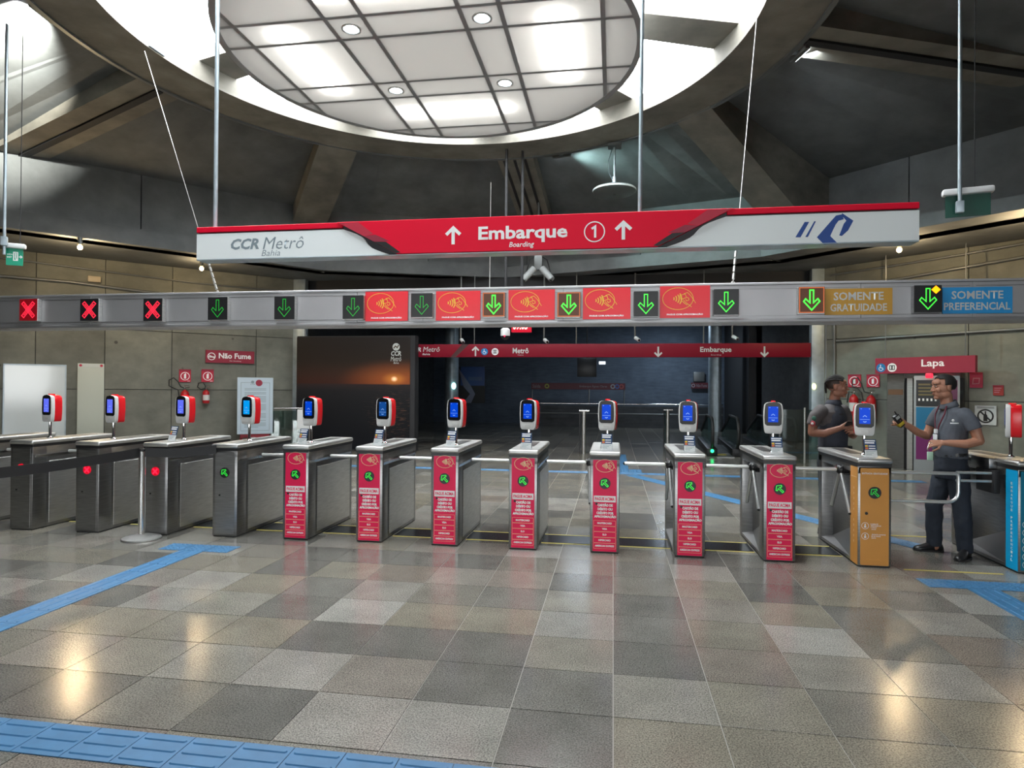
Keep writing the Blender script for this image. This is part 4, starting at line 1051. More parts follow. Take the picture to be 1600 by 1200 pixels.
# warm spot lamps under the soffit
for px, py, y, e, lb in ((125, 388, None, 75, 'warm glowing lamp under the soffit at far left'), (315, 421, None, 20, 'small warm lamp below the left end of the banner'), (1405, 392, None, 50, 'warm lamp under the soffit at the right end of the banner'), (1612, 355, None, 45, 'warm lamp beyond the right edge of the frame')):
    q = onto(px, py, (0, 0, Z_SOF - .22), (0, 0, 1))
    t = thing('soffit_lamp', lb, 'lamp', (q.x, q.y, Z_SOF), 0, 'warm lamps under the soffit')
    MB().cone((0, 0, -.14), (0, 0, 0), .045, .045, 14).build('lamp_body', PIPE, t, smooth=40)
    MB().ball((0, 0, -.20), .05, 12, 8).build('bulb', LAMPY, t, smooth=60)
    light('soffit_lamp_light', 'POINT', (q.x, q.y, Z_SOF - .33), e, .06, (1, .74, .42))
# LED floods on the ring
for az, dr, zz, aim, e, c, lb, see in ((74, .10, -.02, (RC.x + 8.2, RC.y + 5.0, 6.2), 14, (.85, .95, 1), 'LED flood lamp on the rim of the concrete ring at right', 1), (-99, .14, .12, (RC.x - 8.6, RC.y + .75, 7.35), 190, (1, 1, .9), 'LED flood lamp on the rim of the concrete ring at far left', 1),
                                  (14, .25, .05, (.35, 14.6, 6.1), 55, (.62, .95, .92), 'LED flood lamp behind the concrete ring near the round speaker', 1)):
    q = RC + azv(az) * (R_OUT + dr)
    t = thing('flood_lamp', lb, 'lamp', (q.x, q.y, Z_RING + zz), math.radians(-az + 90))
    MB().box(-.04, .04, -.22, .22, -.05, .05).build('lamp_body', PIPE, t, bevel=.01)
    MB().box(.035, .05, -.19, .19, -.04, .04).build('lamp_window', mat('flood_glow', (.8, .9, 1), .4, emit=(.85, .95, 1), es=8), t)
    MB().box(-.10, -.02, -.04, .04, -.02, .06).build('bracket', GALV, t)
    pos = q + azv(az) * .12; light('flood_light', 'AREA', (pos.x, pos.y, Z_RING + zz), e, .3, c, aim=aim, size_y=.1, spread=62 if az < 0 else 90)
# small round speaker hanging from the roof
q = onto(960, 297, (0, 13.6, 0), (0, 1, 0))
t = thing('round_speaker', 'round grey disc speaker hanging from a rod under the roof', 'speaker', tuple(q))
MB().lathe([(.01, .10), (.10, .09), (.42, .03), (.45, .0), (.45, -.03), (.40, -.075), (.02, -.095)], 36).build('disc_body', mat('speaker_grey', (.16, .19, .19), .4, .3), t, smooth=40)
MB().lathe([(.452, .005), (.458, -.012), (.452, -.03)], 36).build('rim', mat('speaker_rim', (.55, .62, .60), .35), t, smooth=40)
MB().lathe([(.03, -.094), (.028, -.105)], 14).build('centre_stud', CHROME, t)
MB().cone((0, 0, .08), (0, 0, .92), .022, n=10).build('rod', GALV, t, smooth=40)
MB().cone((0, 0, .1), (0, 0, .28), .05, .04, 14).build('neck', GALV, t, smooth=40)
MB().box(-.14, .14, -.12, .12, .90, .96).build('ceiling_bracket', PIPE, t)
MB().tube([(-.04, 0, .92), (-.13, 0, .60), (-.11, 0, .35), (-.02, 0, .18)], .009, 6).build('cable', GPRINT, t, smooth=60)
# cameras and boxes around the edge of the roof
q = onto(841, 428, (0, 15.9, 0), (0, 1, 0))
t = thing('twin_camera', 'pair of grey bullet cameras splayed under the beam above the gantry', 'camera', tuple(q))
MB().box(-.10, .10, -.05, .10, .10, .50).build('junction_box', PIPE, t, bevel=.01)
for s in (-1, 1):
    MB().cone((.10 * s, -.03, .13), (.36 * s, -.16, -.17), .085, .08, 14).build('camera_body', mat('camera_grey', (.42, .44, .44), .45), t, smooth=40)
    MB().cone((.30 * s, -.17, -.16), (.37 * s, -.17, -.18), .05, .05, 12).build('lens', BLACK, t)
    MB().tube([(.05 * s, 0, .45), (.22 * s, -.02, .35), (.30 * s, .02, .05), (.20 * s, .05, -.1)], .015, 6).build('cable', MATTE, t, smooth=60)
MB().cone((0, 0, .5), (0, 0, 6.36 - q.z), .03, n=8).build('conduit', PIPE, t)
for px, py, w, h, y, lb in ((147, 437, .26, .14, None, 'small beige junction box on the concrete wall at upper left'), (437, 431, .42, .18, 17.05, 'pale junction box under the soffit left of the banner middle'), (1321, 421, .42, .42, 17.0, 'square white junction box under the soffit right of the banner')):
    if y is None: x, z = LW.loc(px, py); p = LW.w(x, z, .0); r = LW.a
    else: p = onto(px, py, (0, y, 0), (0, 1, 0)); r = 0
    o = tag(MB().box(-w / 2, w / 2, -.12, 0, -h / 2, h / 2).build('junction_box', mat('beige_box', (.5, .42, .30), .5) if y is None else mat('pale_box', (.55, .57, .56), .5), None, tuple(p), r, bevel=.012), lb, 'junction box')
    if y: MB().box(-w * .4, w * .4, -.08, -.02, h / 2, Z_SOF - p.z).build('hanger', PIPE, o)
# conduits running along the walls
def run(P, pts, r, label, off=.05, group='conduits on the concrete walls'):
    V = [P.w(*P.loc(*p), off) for p in pts]; a = V[0]
    return tag(MB().tube([v - a for v in V], r, 8).build('conduit_pipe', PIPE, None, tuple(a), smooth=50), label, 'pipe', group)
run(LW, [(-40, 428), (110, 441), (256, 460), (330, 468)], .035, 'grey conduit sloping along the left wall above the gantry')
run(LW, [(-40, 398), (130, 420), (300, 442), (440, 455)], .02, 'thin dark conduit high on the left wall under the soffit')
run(RW, [(1310, 450), (1400, 437), (1520, 416), (1640, 395)], .032, 'grey conduit along the right wall, lower of two above the gantry')
run(RW, [(1300, 430), (1400, 415), (1500, 399), (1640, 374)], .026, 'grey conduit along the right wall, upper of two above the gantry')
run(RW, [(1308, 533), (1395, 527), (1520, 519), (1640, 512)], .03, 'grey conduit above the maroon destination sign', .04)
run(RW, [(1305, 505), (1305, 600)], .03, 'vertical dark conduit beside the left guard', .04)
for z, y, r, w in ((4.05, 16.98, .05, 'upper'), (3.85, 16.98, .035, 'middle, thinner'), (3.70, 16.98, .05, 'lowest')):
    tag(MB().tube([(-8.6, 0, 0), (4.9, 0, 0)], r, 8).build('conduit_pipe', PIPE, None, (0, y, z), smooth=50), '%s of three long horizontal pipes over the dark opening' % w, 'pipe', 'pipes over the dark opening')
# ------------------------------------------------------------------ things on the left wall
def board(P, px0, py0, px1, py1, z0=None, off=0.0):
    (a, zt), (b, _) = P.loc(px0, py0, off), P.loc(px1, py0, off)
    zb = P.loc((px0 + px1) / 2, py1, off)[1] if z0 is None else z0
    zt = P.loc((px0 + px1) / 2, py0, off)[1]
    return a, b, zb, zt
def on_wall(P, a, b, zb, name, label, cat, off=.0, group=None):
    return thing(name, label, cat, tuple(P.w((a + b) / 2, zb, off)), P.a, group)
a, b, zb, zt = board(LW, 5, 569, 104, 690, .35)
t = on_wall(LW, a, b, zb, 'whiteboard', 'large glossy whiteboard on the left concrete wall', 'board'); w = b - a; h = zt - zb
MB().box(-w / 2, w / 2, -.02, 0, 0, h).build('board', mat('whiteboard_face', (.62, .68, .70), .12, coat=.3), t)
for q in ((-w / 2, -w / 2 + .025, 0, h), (w / 2 - .025, w / 2, 0, h), (-w / 2, w / 2, h - .025, h), (-w / 2, w / 2, 0, .025)): MB().box(q[0], q[1], -.035, 0, q[2], q[3]).build('frame_bar', GALV, t)
a, b, zb, zt = board(LW, 121, 568, 163, 690, .35)
t = on_wall(LW, a, b, zb, 'cream_panel', 'tall narrow cream panel beside the whiteboard', 'panel'); w = b - a; h = zt - zb
MB().box(-w / 2, w / 2, -.05, 0, 0, h).build('panel_face', mat('cream_face', (.50, .53, .46), .5), t, bevel=.006)
MB().box(-w / 2 + .01, w / 2 - .01, -.055, -.049, h - .09, h - .01).build('header', mat('cream_header', (.6, .62, .58), .5), t)
for s in (-1, 1): MB().cone((s * (w / 2 - .06), -.058, h - .05), (s * (w / 2 - .06), -.054, h - .05), .03, n=14).build('red_seal', DRED, t)
def sign_board(P, x0, y0, x1, y1, name, label, m, off, thick=.04, cat='sign'):
    a, b, zb, zt = board(P, x0, y0, x1, y1, None, off)
    t = on_wall(P, a, b, zb, name, label, cat, off); w, h = b - a, zt - zb
    MB().box(-w / 2, w / 2, -.0, thick, 0, h).build('board', m, t, bevel=.003, seg=1)
    return t, w, h
t, w, h = sign_board(LW, 321.5, 548, 397.5, 567.5, 'no_smoking_sign', 'maroon no smoking sign on the left concrete wall above the extinguishers', MAROON, .06)
text('Não Fume', WPRINT, t, -w * .24, w * .43, h * .36, h * .80, -.002, .03); text('No Smoking', WPRINT, t, -.02, w * .22, h * .12, h * .22, -.002)
MB().ribbon(circ(-w * .385, h * .5, h * .27, 24), .02, -.002, True).ribbon([(-w * .385 - .07, h * .62), (-w * .385 + .07, h * .38)], .02, -.002).ribbon([(-w * .385 - .08, h * .46), (-w * .385 + .08, h * .46)], .03, -.002).build('no_smoking_mark', WPRINT, t)
def ext_sign(P, x0, y0, x1, y1, label, mark='ext', m=None):
    t, w, h = sign_board(P, x0, y0, x1, y1, 'extinguisher_sign', label, m or DRED, .03, .02)
    MB().box(-w / 2, w / 2, -.012, .0, h * .86, h).build('top_fold', MAROON, t)
    if mark == 'ext':
        mb = MB().ribbon(circ(0, h * .46, w * .36, 24), .016, -.002, True); mb.box(-w * .09, w * .09, -.004, 0, h * .27, h * .62); mb.box(-w * .02, w * .08, -.004, 0, h * .62, h * .68); mb.build('extinguisher_mark', WPRINT, t)
        MB().box(w * .2, w * .42, -.003, 0, h * .06, h * .10).build('print_line', WPRINT, t)
    elif mark == 'square':
        MB().ribbon([(-w * .26, h * .26), (w * .22, h * .28), (w * .26, h * .62), (-w * .2, h * .62)], .02, -.002, True).build('square_mark', mat('faded_print', (.5, .2, .25), .5), t)
    else:
        for k in range(3): MB().box(-w * .38, w * (.3 - .1 * k), -.003, 0, h * (.68 - .2 * k), h * (.76 - .2 * k)).build('print_line', mat('faded_print', (.5, .2, .25), .5), t)
ext_sign(LW, 280, 577, 298.5, 597, 'red extinguisher sign on the left wall, left one of the pair')
ext_sign(LW, 315, 577, 334, 597, 'red extinguisher sign on the left wall, right one of the pair')
def extinguisher(P, px, py0, py1, r, label, hose, off=.13):
    x, zt = P.loc(px, py0, off); zb = P.loc(px, py1, off)[1]; h = zt - zb
    t = thing('fire_extinguisher', label, 'extinguisher', tuple(P.w(x, zb, off)), P.a, 'wall fire extinguishers')
    MB().lathe([(r * .9, 0), (r, .02), (r, h * .78), (r * .75, h * .9), (r * .35, h * .97), (r * .3, h)], 20).build('cylinder', mat('extinguisher_red', (.42, .01, .015), .3), t, smooth=40)
    n = 10; V = []; F = []
    for i in range(n + 1):
        an = -PI / 2 - 1.2 + 2.4 * i / n
        for z in (h * .22, h * .62): V.append((r * 1.01 * math.cos(an), r * 1.01 * math.sin(an), z))
    for i in range(n): F.append((2 * i, 2 * i + 2, 2 * i + 3, 2 * i + 1))
    l = MB().add(V, F).build('paper_label', mat('label_paper', (.6, .6, .58), .6), t, smooth=60)
    mb = MB().box(-.02, .02, -.03, .03, h, h + .06); mb.box(-.03, .10, -.02, .02, h + .05, h + .075); mb.box(-.02, .09, -.02, .02, h + .09, h + .11); mb.build('valve_handle', CHROME, t)
    MB().tube([(p[0], -.01 - .02 * math.sin(i), p[1]) for i, p in enumerate(hose(h, r))], .014, 8).build('hose', RUBBER, t, smooth=60)
    MB().box(-.05, .05, r * .9, off, h * .7, h * .8).build('bracket', MATTE, t)
lh = lambda h, r: [(-.02, h + .04), (-.10, h + .08), (-.16, h + .20), (-.26, h + .30), (-.36, h + .24), (-.36, h + .10), (-.26, h + .04), (-.16, h + .0), (-.13, h - .2)]
extinguisher(LW, 289, 609, 640, .105, 'red extinguisher with a big loop of black hose, left one on the left wall', lh)
extinguisher(LW, 322, 609, 630, .085, 'smaller red extinguisher right of its neighbour on the left wall', lambda h, r: [(-.02, h + .03), (-.02, h + .10), (-.08, h + .19), (-.18, h + .17), (-.20, h + .07), (-.12, h + .01), (-.03, h + .04)])
# notice board on a stand
NBP = Plane(tuple(LW.w(0, 0, .8)), math.radians(35))
a, b, zb, zt = board(NBP, 371, 590, 427, 686)
t = thing('notice_board', 'white printed notice board standing at the left wall near the column', 'notice board', tuple(NBP.w((a + b) / 2, 0, 0)), NBP.a); w = b - a
nbm = mat('notice_white', (.50, .60, .68), .4)
bd = MB().box(-w / 2, w / 2, 0, .03, .45, zt).build('board', nbm, t, bevel=.004, seg=1)
H = zt - .45
MB().ribbon([(-w * .4, .45 + H * .06), (w * .4, .45 + H * .06), (w * .4, .45 + H * .91), (w * .12, .45 + H * .91)], .01, -.002).ribbon([(-w * .12, .45 + H * .91), (-w * .4, .45 + H * .91), (-w * .4, .45 + H * .06)], .01, -.002).build('border', GPRINT, bd)
rnd = random.Random(3)
mb = MB()
for k in range(30):
    z = .45 + H * (.80 - k * .0235)
    if k in (2, 18, 25): continue
    mb.box(-w * .30, w * (.30 if k % 6 != 5 else rnd.uniform(-.1, .2)), -.002, 0, z, z + H * .008)
mb.build('print_lines', GPRINT, bd)
MB().flat(circ(w * .10, .45 + H * .905, .085, 24), -.003).build('round_seal', MAROON, bd)
mb = MB().flat(circ(-w * .08, .45 + H * .92, .04, 14), -.003); mb.build('company_mark', GPRINT, bd); text('CCR', GPRINT, bd, -w * .145, -w * .01, .45 + H * .872, .45 + H * .892, -.003, .03)
for s in (-1, 1): MB().box(s * w * .38 - .03, s * w * .38 + .03, .03, .07, 0, zt * .9).build('leg', mat('stand_red', (.22, .02, .03), .5), t)
MB().box(-w * .4, w * .4, .0, .06, .36, .44).build('red_foot_rail', mat('stand_red', (.22, .02, .03), .5), t)
# glass rail beside the column
t = thing('glass_railing', 'glass railing with a brass-lit top rail between notice board and column', 'railing', (-9.0, 15.9, 0), math.radians(20))
MB().tube([(-.6, 0, 1.12), (1.0, 0, 1.12)], .025, 10).build('top_rail', CHROME, t, smooth=50)
for x in (-.58, .96): MB().cone((x, 0, 0), (x, 0, 1.1), .022, n=10).build('post', STEEL_D, t, smooth=50)
MB().box(-.55, .92, -.006, .006, .1, 1.05).build('glass_pane', GLS, t)

# ------------------------------------------------------------------ things on the right wall
LP = Plane(tuple(RW.w(0, 0, .5)), RW.a)
t, w, h = sign_board(LP, 1367.5, 557.5, 1524, 583, 'destination_sign', 'maroon Lapa destination sign with lift and wheelchair marks', MAROON, .0, .12)
text('Lapa', WPRINT, t, -.01 * w, w * .215, h * .27, h * .84, -.002, .02)
BLUED = mat('blue_mark', (.0, .17, .42), .5)
def lift_marks(t, x1, x2, zc, r):
    MB().flat(circ(x1, zc, r, 26), -.002).build('wheelchair_disc', BLUED, t)
    MB().flat(circ(x1 - r * .1, zc + r * .55, r * .13, 10), -.003).ribbon([(x1 - r * .1, zc + r * .4), (x1 - r * .05, zc - r * .05), (x1 + r * .35, zc - r * .05), (x1 + r * .5, zc - r * .45)], r * .13, -.003).ribbon(circ(x1 - r * .02, zc - r * .22, r * .42, 14, None, 2.0, 5.9), r * .11, -.003).build('wheelchair_mark', WPRINT, t)
    MB().flat(circ(x2, zc, r, 26), -.002).build('lift_disc', WPRINT, t)
    MB().ribbon([(x2 - r * .5, zc - r * .45), (x2 + r * .5, zc - r * .45), (x2 + r * .5, zc + r * .45), (x2 - r * .5, zc + r * .45)], r * .16, -.003, True).ribbon([(x2, zc - r * .4), (x2, zc + r * .4)], r * .3, -.003).build('lift_mark', MATTE, t)
lift_marks(t, -w * .435, -w * .315, h * .38, h * .28)
for s in (-1, 1): MB().cone((s * w * .4, .06, h), (s * w * .4, .06, Z_SOF - t.location.z), .012, n=6).build('hanger_rod', PIPE, t)
ext_sign(RW, 1325, 585, 1345, 605, 'red extinguisher sign on the right wall beside the left guard')
ext_sign(RW, 1354, 585, 1374, 605, 'red extinguisher sign on the right wall under the maroon sign edge')
rh = lambda h, r: [(-.02, h + .04), (-.14, h + .07), (-.20, h + .25), (-.30, h + .40), (-.42, h + .36), (-.43, h + .2), (-.3, h + .15), (-.2, h + .05), (-.16, h - .2)]
extinguisher(RW, 1334, 616, 650, .10, 'red extinguisher half hidden behind the orange turnstile validator', lambda h, r: [(0, h + .03), (-.1, h + .06), (-.14, h - .2)])
extinguisher(RW, 1361, 617, 655, .105, 'red extinguisher with white label right of the guard', rh)
ext_sign(RW, 1515, 582, 1535.5, 606, 'pink-red square sign right of the man with the radio', 'square', mat('pink_sign', (.42, .04, .09), .5))
ext_sign(RW, 1551.5, 602, 1568, 618, 'small red notice on the right wall above the turned validator', 'text', mat('brick_red_sign', (.36, .035, .03), .5))
t, w, h = sign_board(RW, 1523, 634, 1557, 664, 'no_bottles_sign', 'white sign with a crossed-out bottle on the right wall', mat('sign_white', (.55, .57, .57), .5), .03, .02)
mb = MB().ribbon(circ(0, h * .46, h * .33, 28), .03, -.002, True); mb.ribbon([(-h * .22, h * .68), (h * .22, h * .24)], .03, -.0022)
mb.flat([(-h * .09, h * .2), (h * .09, h * .2), (h * .09, h * .48), (h * .03, h * .58), (h * .03, h * .72), (-h * .03, h * .72), (-h * .03, h * .58), (-h * .09, h * .48)], -.0021); mb.build('no_bottle_mark', BLACK, t)
for k in range(2): MB().box(-w * .4, w * .4, -.002, 0, h * (.86 + .06 * k), h * (.885 + .06 * k)).build('print_line', BLACK, t)
# lift front with a poster screen
t = thing('lift_front', 'steel lift front with grey door jamb under the maroon sign', 'lift', tuple(RW.w(RW.loc(1400, 620)[0], 0, .25)), RW.a)
x = lambda px: RW.loc(px, 620, .25)[0] - RW.loc(1400, 620)[0]
ztop = RW.loc(1400, 584, .25)[1]
MB().box(x(1386), x(1413), 0, .25, 0, ztop).build('steel_cladding', STEEL_D, t, bevel=.004, seg=1)
MB().box(x(1388), x(1411), -.004, .001, 1.62, 1.74).build('brown_plate', mat('brown_plate', (.16, .075, .035), .5), t)
MB().box(x(1413), x(1417), .05, .25, 0, ztop).build('door_gap', MATTE, t)
MB().box(x(1417), x(1426), 0, .25, 0, ztop - .1).build('door_jamb', STEEL, t, bevel=.004, seg=1)
MB().box(x(1413), x(1500), .02, .25, ztop - .1, ztop).build('door_header', STEEL_D, t)
MB().box(x(1426), x(1500), .16, .25, 0, ztop - .1).build('door_leaf', mat('door_grey', (.12, .12, .12), .4, .4), t)
PP = Plane(tuple(RW.w(RW.loc(1430, 620)[0], 0, .75)), math.radians(-25))
a, b, zb, zt = board(PP, 1428, 587, 1500, 725, .0)
t = thing('poster_stand', 'poster board with black, blue and purple fields behind the man with the radio', 'poster board', tuple(PP.w((a + b) / 2, 0)), PP.a); w = b - a
MB().box(-w / 2, w / 2, 0, .06, 0, zt).build('frame', mat('frame_grey', (.32, .34, .35), .5), t, bevel=.005)
f = w * .05
for z0, z1, m, nm in ((.80, .97, mat('poster_black', (.012, .013, .014), .4), 'black_field'), (.50, .79, None, 'x'),):
    if m: MB().box(-w / 2 + f, w * .12, -.004, 0, zt * .685, zt * .955).build(nm, m, t)
MB().box(w * .13, w / 2 - f, -.004, 0, zt * .685, zt * .955).build('plum_field', mat('poster_plum', (.11, .012, .06), .4), t)
MB().box(-w / 2 + f, w / 2 - f, -.004, 0, zt * .40, zt * .675).build('blue_field', mat('poster_blue', (.0, .16, .32), .4), t)
MB().box(-w / 2 + f, w / 2 - f, -.004, 0, zt * .135, zt * .39).build('purple_field', mat('poster_purple', (.17, .012, .12), .4), t)
for k in range(4): MB().box(-w * .40, w * .02, -.006, -.003, zt * (.90 - .035 * k), zt * (.918 - .035 * k)).build('print_line', mat('dull_gold', (.16, .13, .05), .5), t)
for k in range(5): MB().box(-w * .40 + k * w * .09, -w * .36 + k * w * .09, -.006, -.003, zt * .74, zt * .765).build('print_mark', WPRINT, t)
q = onto(1452, 587, tuple(RW.w(0, 0, .7)), RW.n)
tag(MB().box(-.06, .06, -.05, .05, -.05, .05).build('exit_light', LEDR, None, tuple(q), RW.a, bevel=.02), 'small red lit lamp above the poster board', 'lamp')
# grey cabinet at the right edge
q = on_floor(1600, 745)
tag(MB().prism(rrect(0, .9, 0.0, 1.84, .04), 0, .5).build('grey_cabinet', mat('cabinet_grey', (.32, .34, .36), .4), None, (5.72, 8.6, 0), bevel=.01), 'tall plain grey cabinet at the right edge of the photo', 'cabinet')

# ------------------------------------------------------------------ the dark hall behind
# large sunset photograph on a board
SP = Plane((0, 16.3, 0), 0)
a, zt = SP.loc(464, 527); b, _ = SP.loc(641, 527)
t = thing('photo_wall', 'large board with a sunset over the sea photograph behind the red turnstiles', 'photo board', ((a + b) / 2, 16.3, 0)); w = b - a
def sunset(W, H):
    m = D.materials.new('sunset_print'); nt, bs = nodes_of(m); Nn = nt.nodes; L = nt.links
    tc = Nn.new('ShaderNodeTexCoord'); sx = Nn.new('ShaderNodeSeparateXYZ'); L.new(tc.outputs['Generated'], sx.inputs[0])
    cr = Nn.new('ShaderNodeValToRGB'); e = cr.color_ramp.elements
    stops = [(0, (.006, .007, .010)), (.40, (.011, .011, .013)), (.52, (.016, .015, .017)), (.575, (.03, .02, .02)), (.585, (.05, .016, .011)), (.66, (.042, .019, .013)), (.78, (.026, .018, .014)), (1, (.022, .018, .017))]
    e[0].position, e[0].color = stops[0][0], (*stops[0][1], 1); e[1].position, e[1].color = stops[-1][0], (*stops[-1][1], 1)
    for p, c in stops[1:-1]: k = e.new(p); k.color = (*c, 1)
    L.new(sx.outputs['Z'], cr.inputs[0])
    def gauss(cx, cz, rx, rz):
        v = Nn.new('ShaderNodeVectorMath'); v.operation = 'SUBTRACT'; L.new(tc.outputs['Generated'], v.inputs[0]); v.inputs[1].default_value = (cx, 0, cz)
        s2 = Nn.new('ShaderNodeVectorMath'); s2.operation = 'MULTIPLY'; L.new(v.outputs[0], s2.inputs[0]); s2.inputs[1].default_value = (1 / rx, 0, 1 / rz)
        ln = Nn.new('ShaderNodeVectorMath'); ln.operation = 'LENGTH'; L.new(s2.outputs[0], ln.inputs[0])
        r = Nn.new('ShaderNodeMapRange'); r.inputs[1].default_value = 1; r.inputs[2].default_value = 0; r.interpolation_type = 'SMOOTHSTEP'; L.new(ln.outputs['Value'], r.inputs[0]); return r.outputs[0]
    def addc(base, fac, c):
        x = Nn.new('ShaderNodeMix'); x.data_type = 'RGBA'; x.blend_type = 'ADD'; L.new(fac, x.inputs[0]); L.new(base, x.inputs[6]); x.inputs[7].default_value = (*c, 1); return x.outputs[2]
    sky = Nn.new('ShaderNodeMath'); sky.operation = 'GREATER_THAN'; L.new(sx.outputs['Z'], sky.inputs[0]); sky.inputs[1].default_value = .578
    g1 = Nn.new('ShaderNodeMath'); g1.operation = 'MULTIPLY'; L.new(gauss(.88, .62, .55, .20), g1.inputs[0]); L.new(sky.outputs[0], g1.inputs[1])
    c = addc(cr.outputs[0], g1.outputs[0], (.26, .06, .008)); c = addc(c, gauss(.865, .625, .035, .03), (.9, .8, .55)); c = addc(c, gauss(.865, .625, .13, .07), (.35, .14, .02))
    nz = Nn.new('ShaderNodeTexNoise'); mp = Nn.new('ShaderNodeMapping'); mp.inputs['Scale'].default_value = (9, 1, 75); L.new(tc.outputs['Generated'], mp.inputs[0]); L.new(mp.outputs[0], nz.inputs['Vector']); nz.inputs['Scale'].default_value = 1.6
    r = Nn.new('ShaderNodeMapRange'); r.inputs[1].default_value = .56; r.inputs[2].default_value = .72; L.new(nz.outputs['Fac'], r.inputs[0])
    g = Nn.new('ShaderNodeMath'); g.operation = 'MULTIPLY'; L.new(gauss(.85, .30, .30, .30), g.inputs[0]); L.new(r.outputs[0], g.inputs[1])
    c = addc(c, g.outputs[0], (.20, .10, .05)); L.new(c, bs.inputs['Base Color']); bs.inputs['Roughness'].default_value = .55; bs.inputs['Specular IOR Level'].default_value = .2
    return m
ph = MB().box(-w / 2, w / 2, 0, .02, .05, zt).build('photo_print', sunset(w, zt), t)
MB().box(-w / 2, w / 2 + .13, .02, .35, 0, zt + .03).build('board_body', MATTE, t)
q = lambda px, py: (SP.loc(px, py)[0] - (a + b) / 2, SP.loc(px, py)[1])
x0, z0 = q(619, 542)
MB().flat(circ(x0, z0, .10, 24), -.002).build('company_mark', mat('pale_print', (.55, .57, .55), .5), ph)
MB().ribbon([(x0 - .07, z0 - .04), (x0 - .02, z0 + .02), (x0 + .03, z0 - .02), (x0 + .07, z0 + .05)], .03, -.003).build('mark_wave', mat('wave_brown', (.08, .05, .03), .5), ph)
for s, (p, y0, p1, y1) in (('CCR', (611, 556, 627, 548.5)), ('Metrô', (610.5, 564.5, 627, 557)), ('Bahia', (615, 568.5, 623, 565.5))):
    (xa, za), (xb, zb2) = q(p, y0), q(p1, y1); text(s, mat('pale_print', (.55, .57, .55), .5), ph, xa, xb, za, zb2, -.003, .03 if s == 'CCR' else 0, .15)
# white sheet on a stand in front of its left corner
WP = Plane((0, 15.0, 0), 0)
xa, zb = WP.loc(464.5, 670); xb, zt2 = WP.loc(486, 640)
t = thing('white_notice', 'plain white notice on a thin stand behind the leftmost red turnstile', 'notice', ((xa + xb) / 2, 15.0, 0))
MB().box(-(xb - xa) / 2, (xb - xa) / 2, -.01, .01, zb, zt2).build('sheet', WHITE, t)
MB().cone((0, .03, 0), (0, .03, zb + .2), .02, n=8).build('stand_pole', STEEL_D, t)
MB().lathe([(.18, 0), (.18, .02), (.03, .035)], 20).build('foot', STEEL_D, t)
# long red direction sign across the opening
HP2 = Plane((0, 16.6, 0), 0)
(xa, zt2), (xb, zb) = HP2.loc(630, 537), HP2.loc(1267, 558); zt2 = HP2.loc(950, 537)[1]; zb = HP2.loc(950, 558)[1]
t = thing('direction_sign', 'long dark red direction sign across the opening behind the gantry', 'sign', ((xa + xb) / 2, 16.6, zb)); w, h = xb - xa, zt2 - zb; xm = (xa + xb) / 2
RS = mat('dull_red_sign', (.22, .006, .02), .45, spec=.25)
MB().box(-w / 2, w / 2, 0, .16, 0, h).build('sign_box', RS, t, bevel=.006)
X = lambda px: HP2.loc(px, 548)[0] - xm
pp = mat('pale_print', (.55, .57, .55), .5)
text('CCR', pp, t, X(640), X(658), h * .42, h * .76, -.002, .03, .2); text('Metrô', pp, t, X(661), X(687), h * .42, h * .80, -.002, 0, .2); text('Bahia', pp, t, X(660), X(672), h * .16, h * .30, -.002, .02, .2)
text('Metrô', pp, t, X(801), X(826), h * .28, h * .70, -.002, .02); text('Metro', pp, t, X(809), X(818), h * .12, h * .2, -.002)
text('Embarque', pp, t, X(1094), X(1143), h * .26, h * .74, -.002, .02); text('Boarding', pp, t, X(1111), X(1127), h * .10, h * .2, -.002)
for px, up in ((743, 1), (1028.5, -1), (1194.5, -1)):
    cx = X(px); cz = h * .42
    MB().ribbon([(cx, cz - .12 * up), (cx, cz + .12 * up)], .04, -.002).ribbon([(cx - .09, cz + .03 * up), (cx, cz + .12 * up), (cx + .09, cz + .03 * up)], .04, -.0025).build('arrow_mark', pp, t)
lift_marks(t, X(757), X(773.5), h * .42, h * .27)
MB().flat([(X(704), 0), (X(712), 0), (X(733), h), (X(722), h)], -.0015).build('dark_slash', mat('slash_brown', (.06, .02, .02), .5), t)
for px in (740, 900, 1100): MB().cone((X(px), .08, h), (X(px), .08, Z_SOF - zb), .015, n=6).build('hanger_rod', PIPE, t)
# red clock, dome camera, pole cameras
CP = Plane((0, 13.8, 0), 0)
(xa, zb), (xb, zt2) = CP.loc(799, 519), CP.loc(830, 500)
t = thing('digital_clock', 'red digital clock reading 09:05 half hidden behind the gantry', 'clock', ((xa + xb) / 2, 13.8, zb)); w = xb - xa; h = zt2 - zb
MB().box(-w / 2, w / 2, 0, .08, 0, h).build('case', mat('clock_face', (.15, .0, .01), .3, emit=(1, .01, .04), es=.45), t, bevel=.005)
text('09:05', mat('clock_digits', (.3, .05, .05), .3, emit=(1, .45, .4), es=2.0), t, -w * .42, w * .34, h * .20, h * .85, -.002, .03, .12)
MB().cone((0, .04, h), (0, .04, z_roof(t.location.x, 13.84) - zb + .006), .03, n=8).build('hanger_rod', MATTE, t)
q = onto(789.5, 522, (0, 13.7, 0), (0, 1, 0))
t = thing('dome_camera', 'white dome camera hanging beside the red digital clock', 'camera', tuple(q))
MB().lathe([(.06, .13), (.10, .10), (.105, -.02), (.10, -.04)], 20).build('housing', WHITE, t, smooth=40)
MB().lathe([(.095, -.035), (.085, -.08), (.05, -.115), (.01, -.125)], 20).build('dome', BLACK, t, smooth=60)
MB().cone((0, 0, .12), (0, 0, z_roof(q.x, q.y) - q.z + .006), .03, n=10).build('pole', MATTE, t)
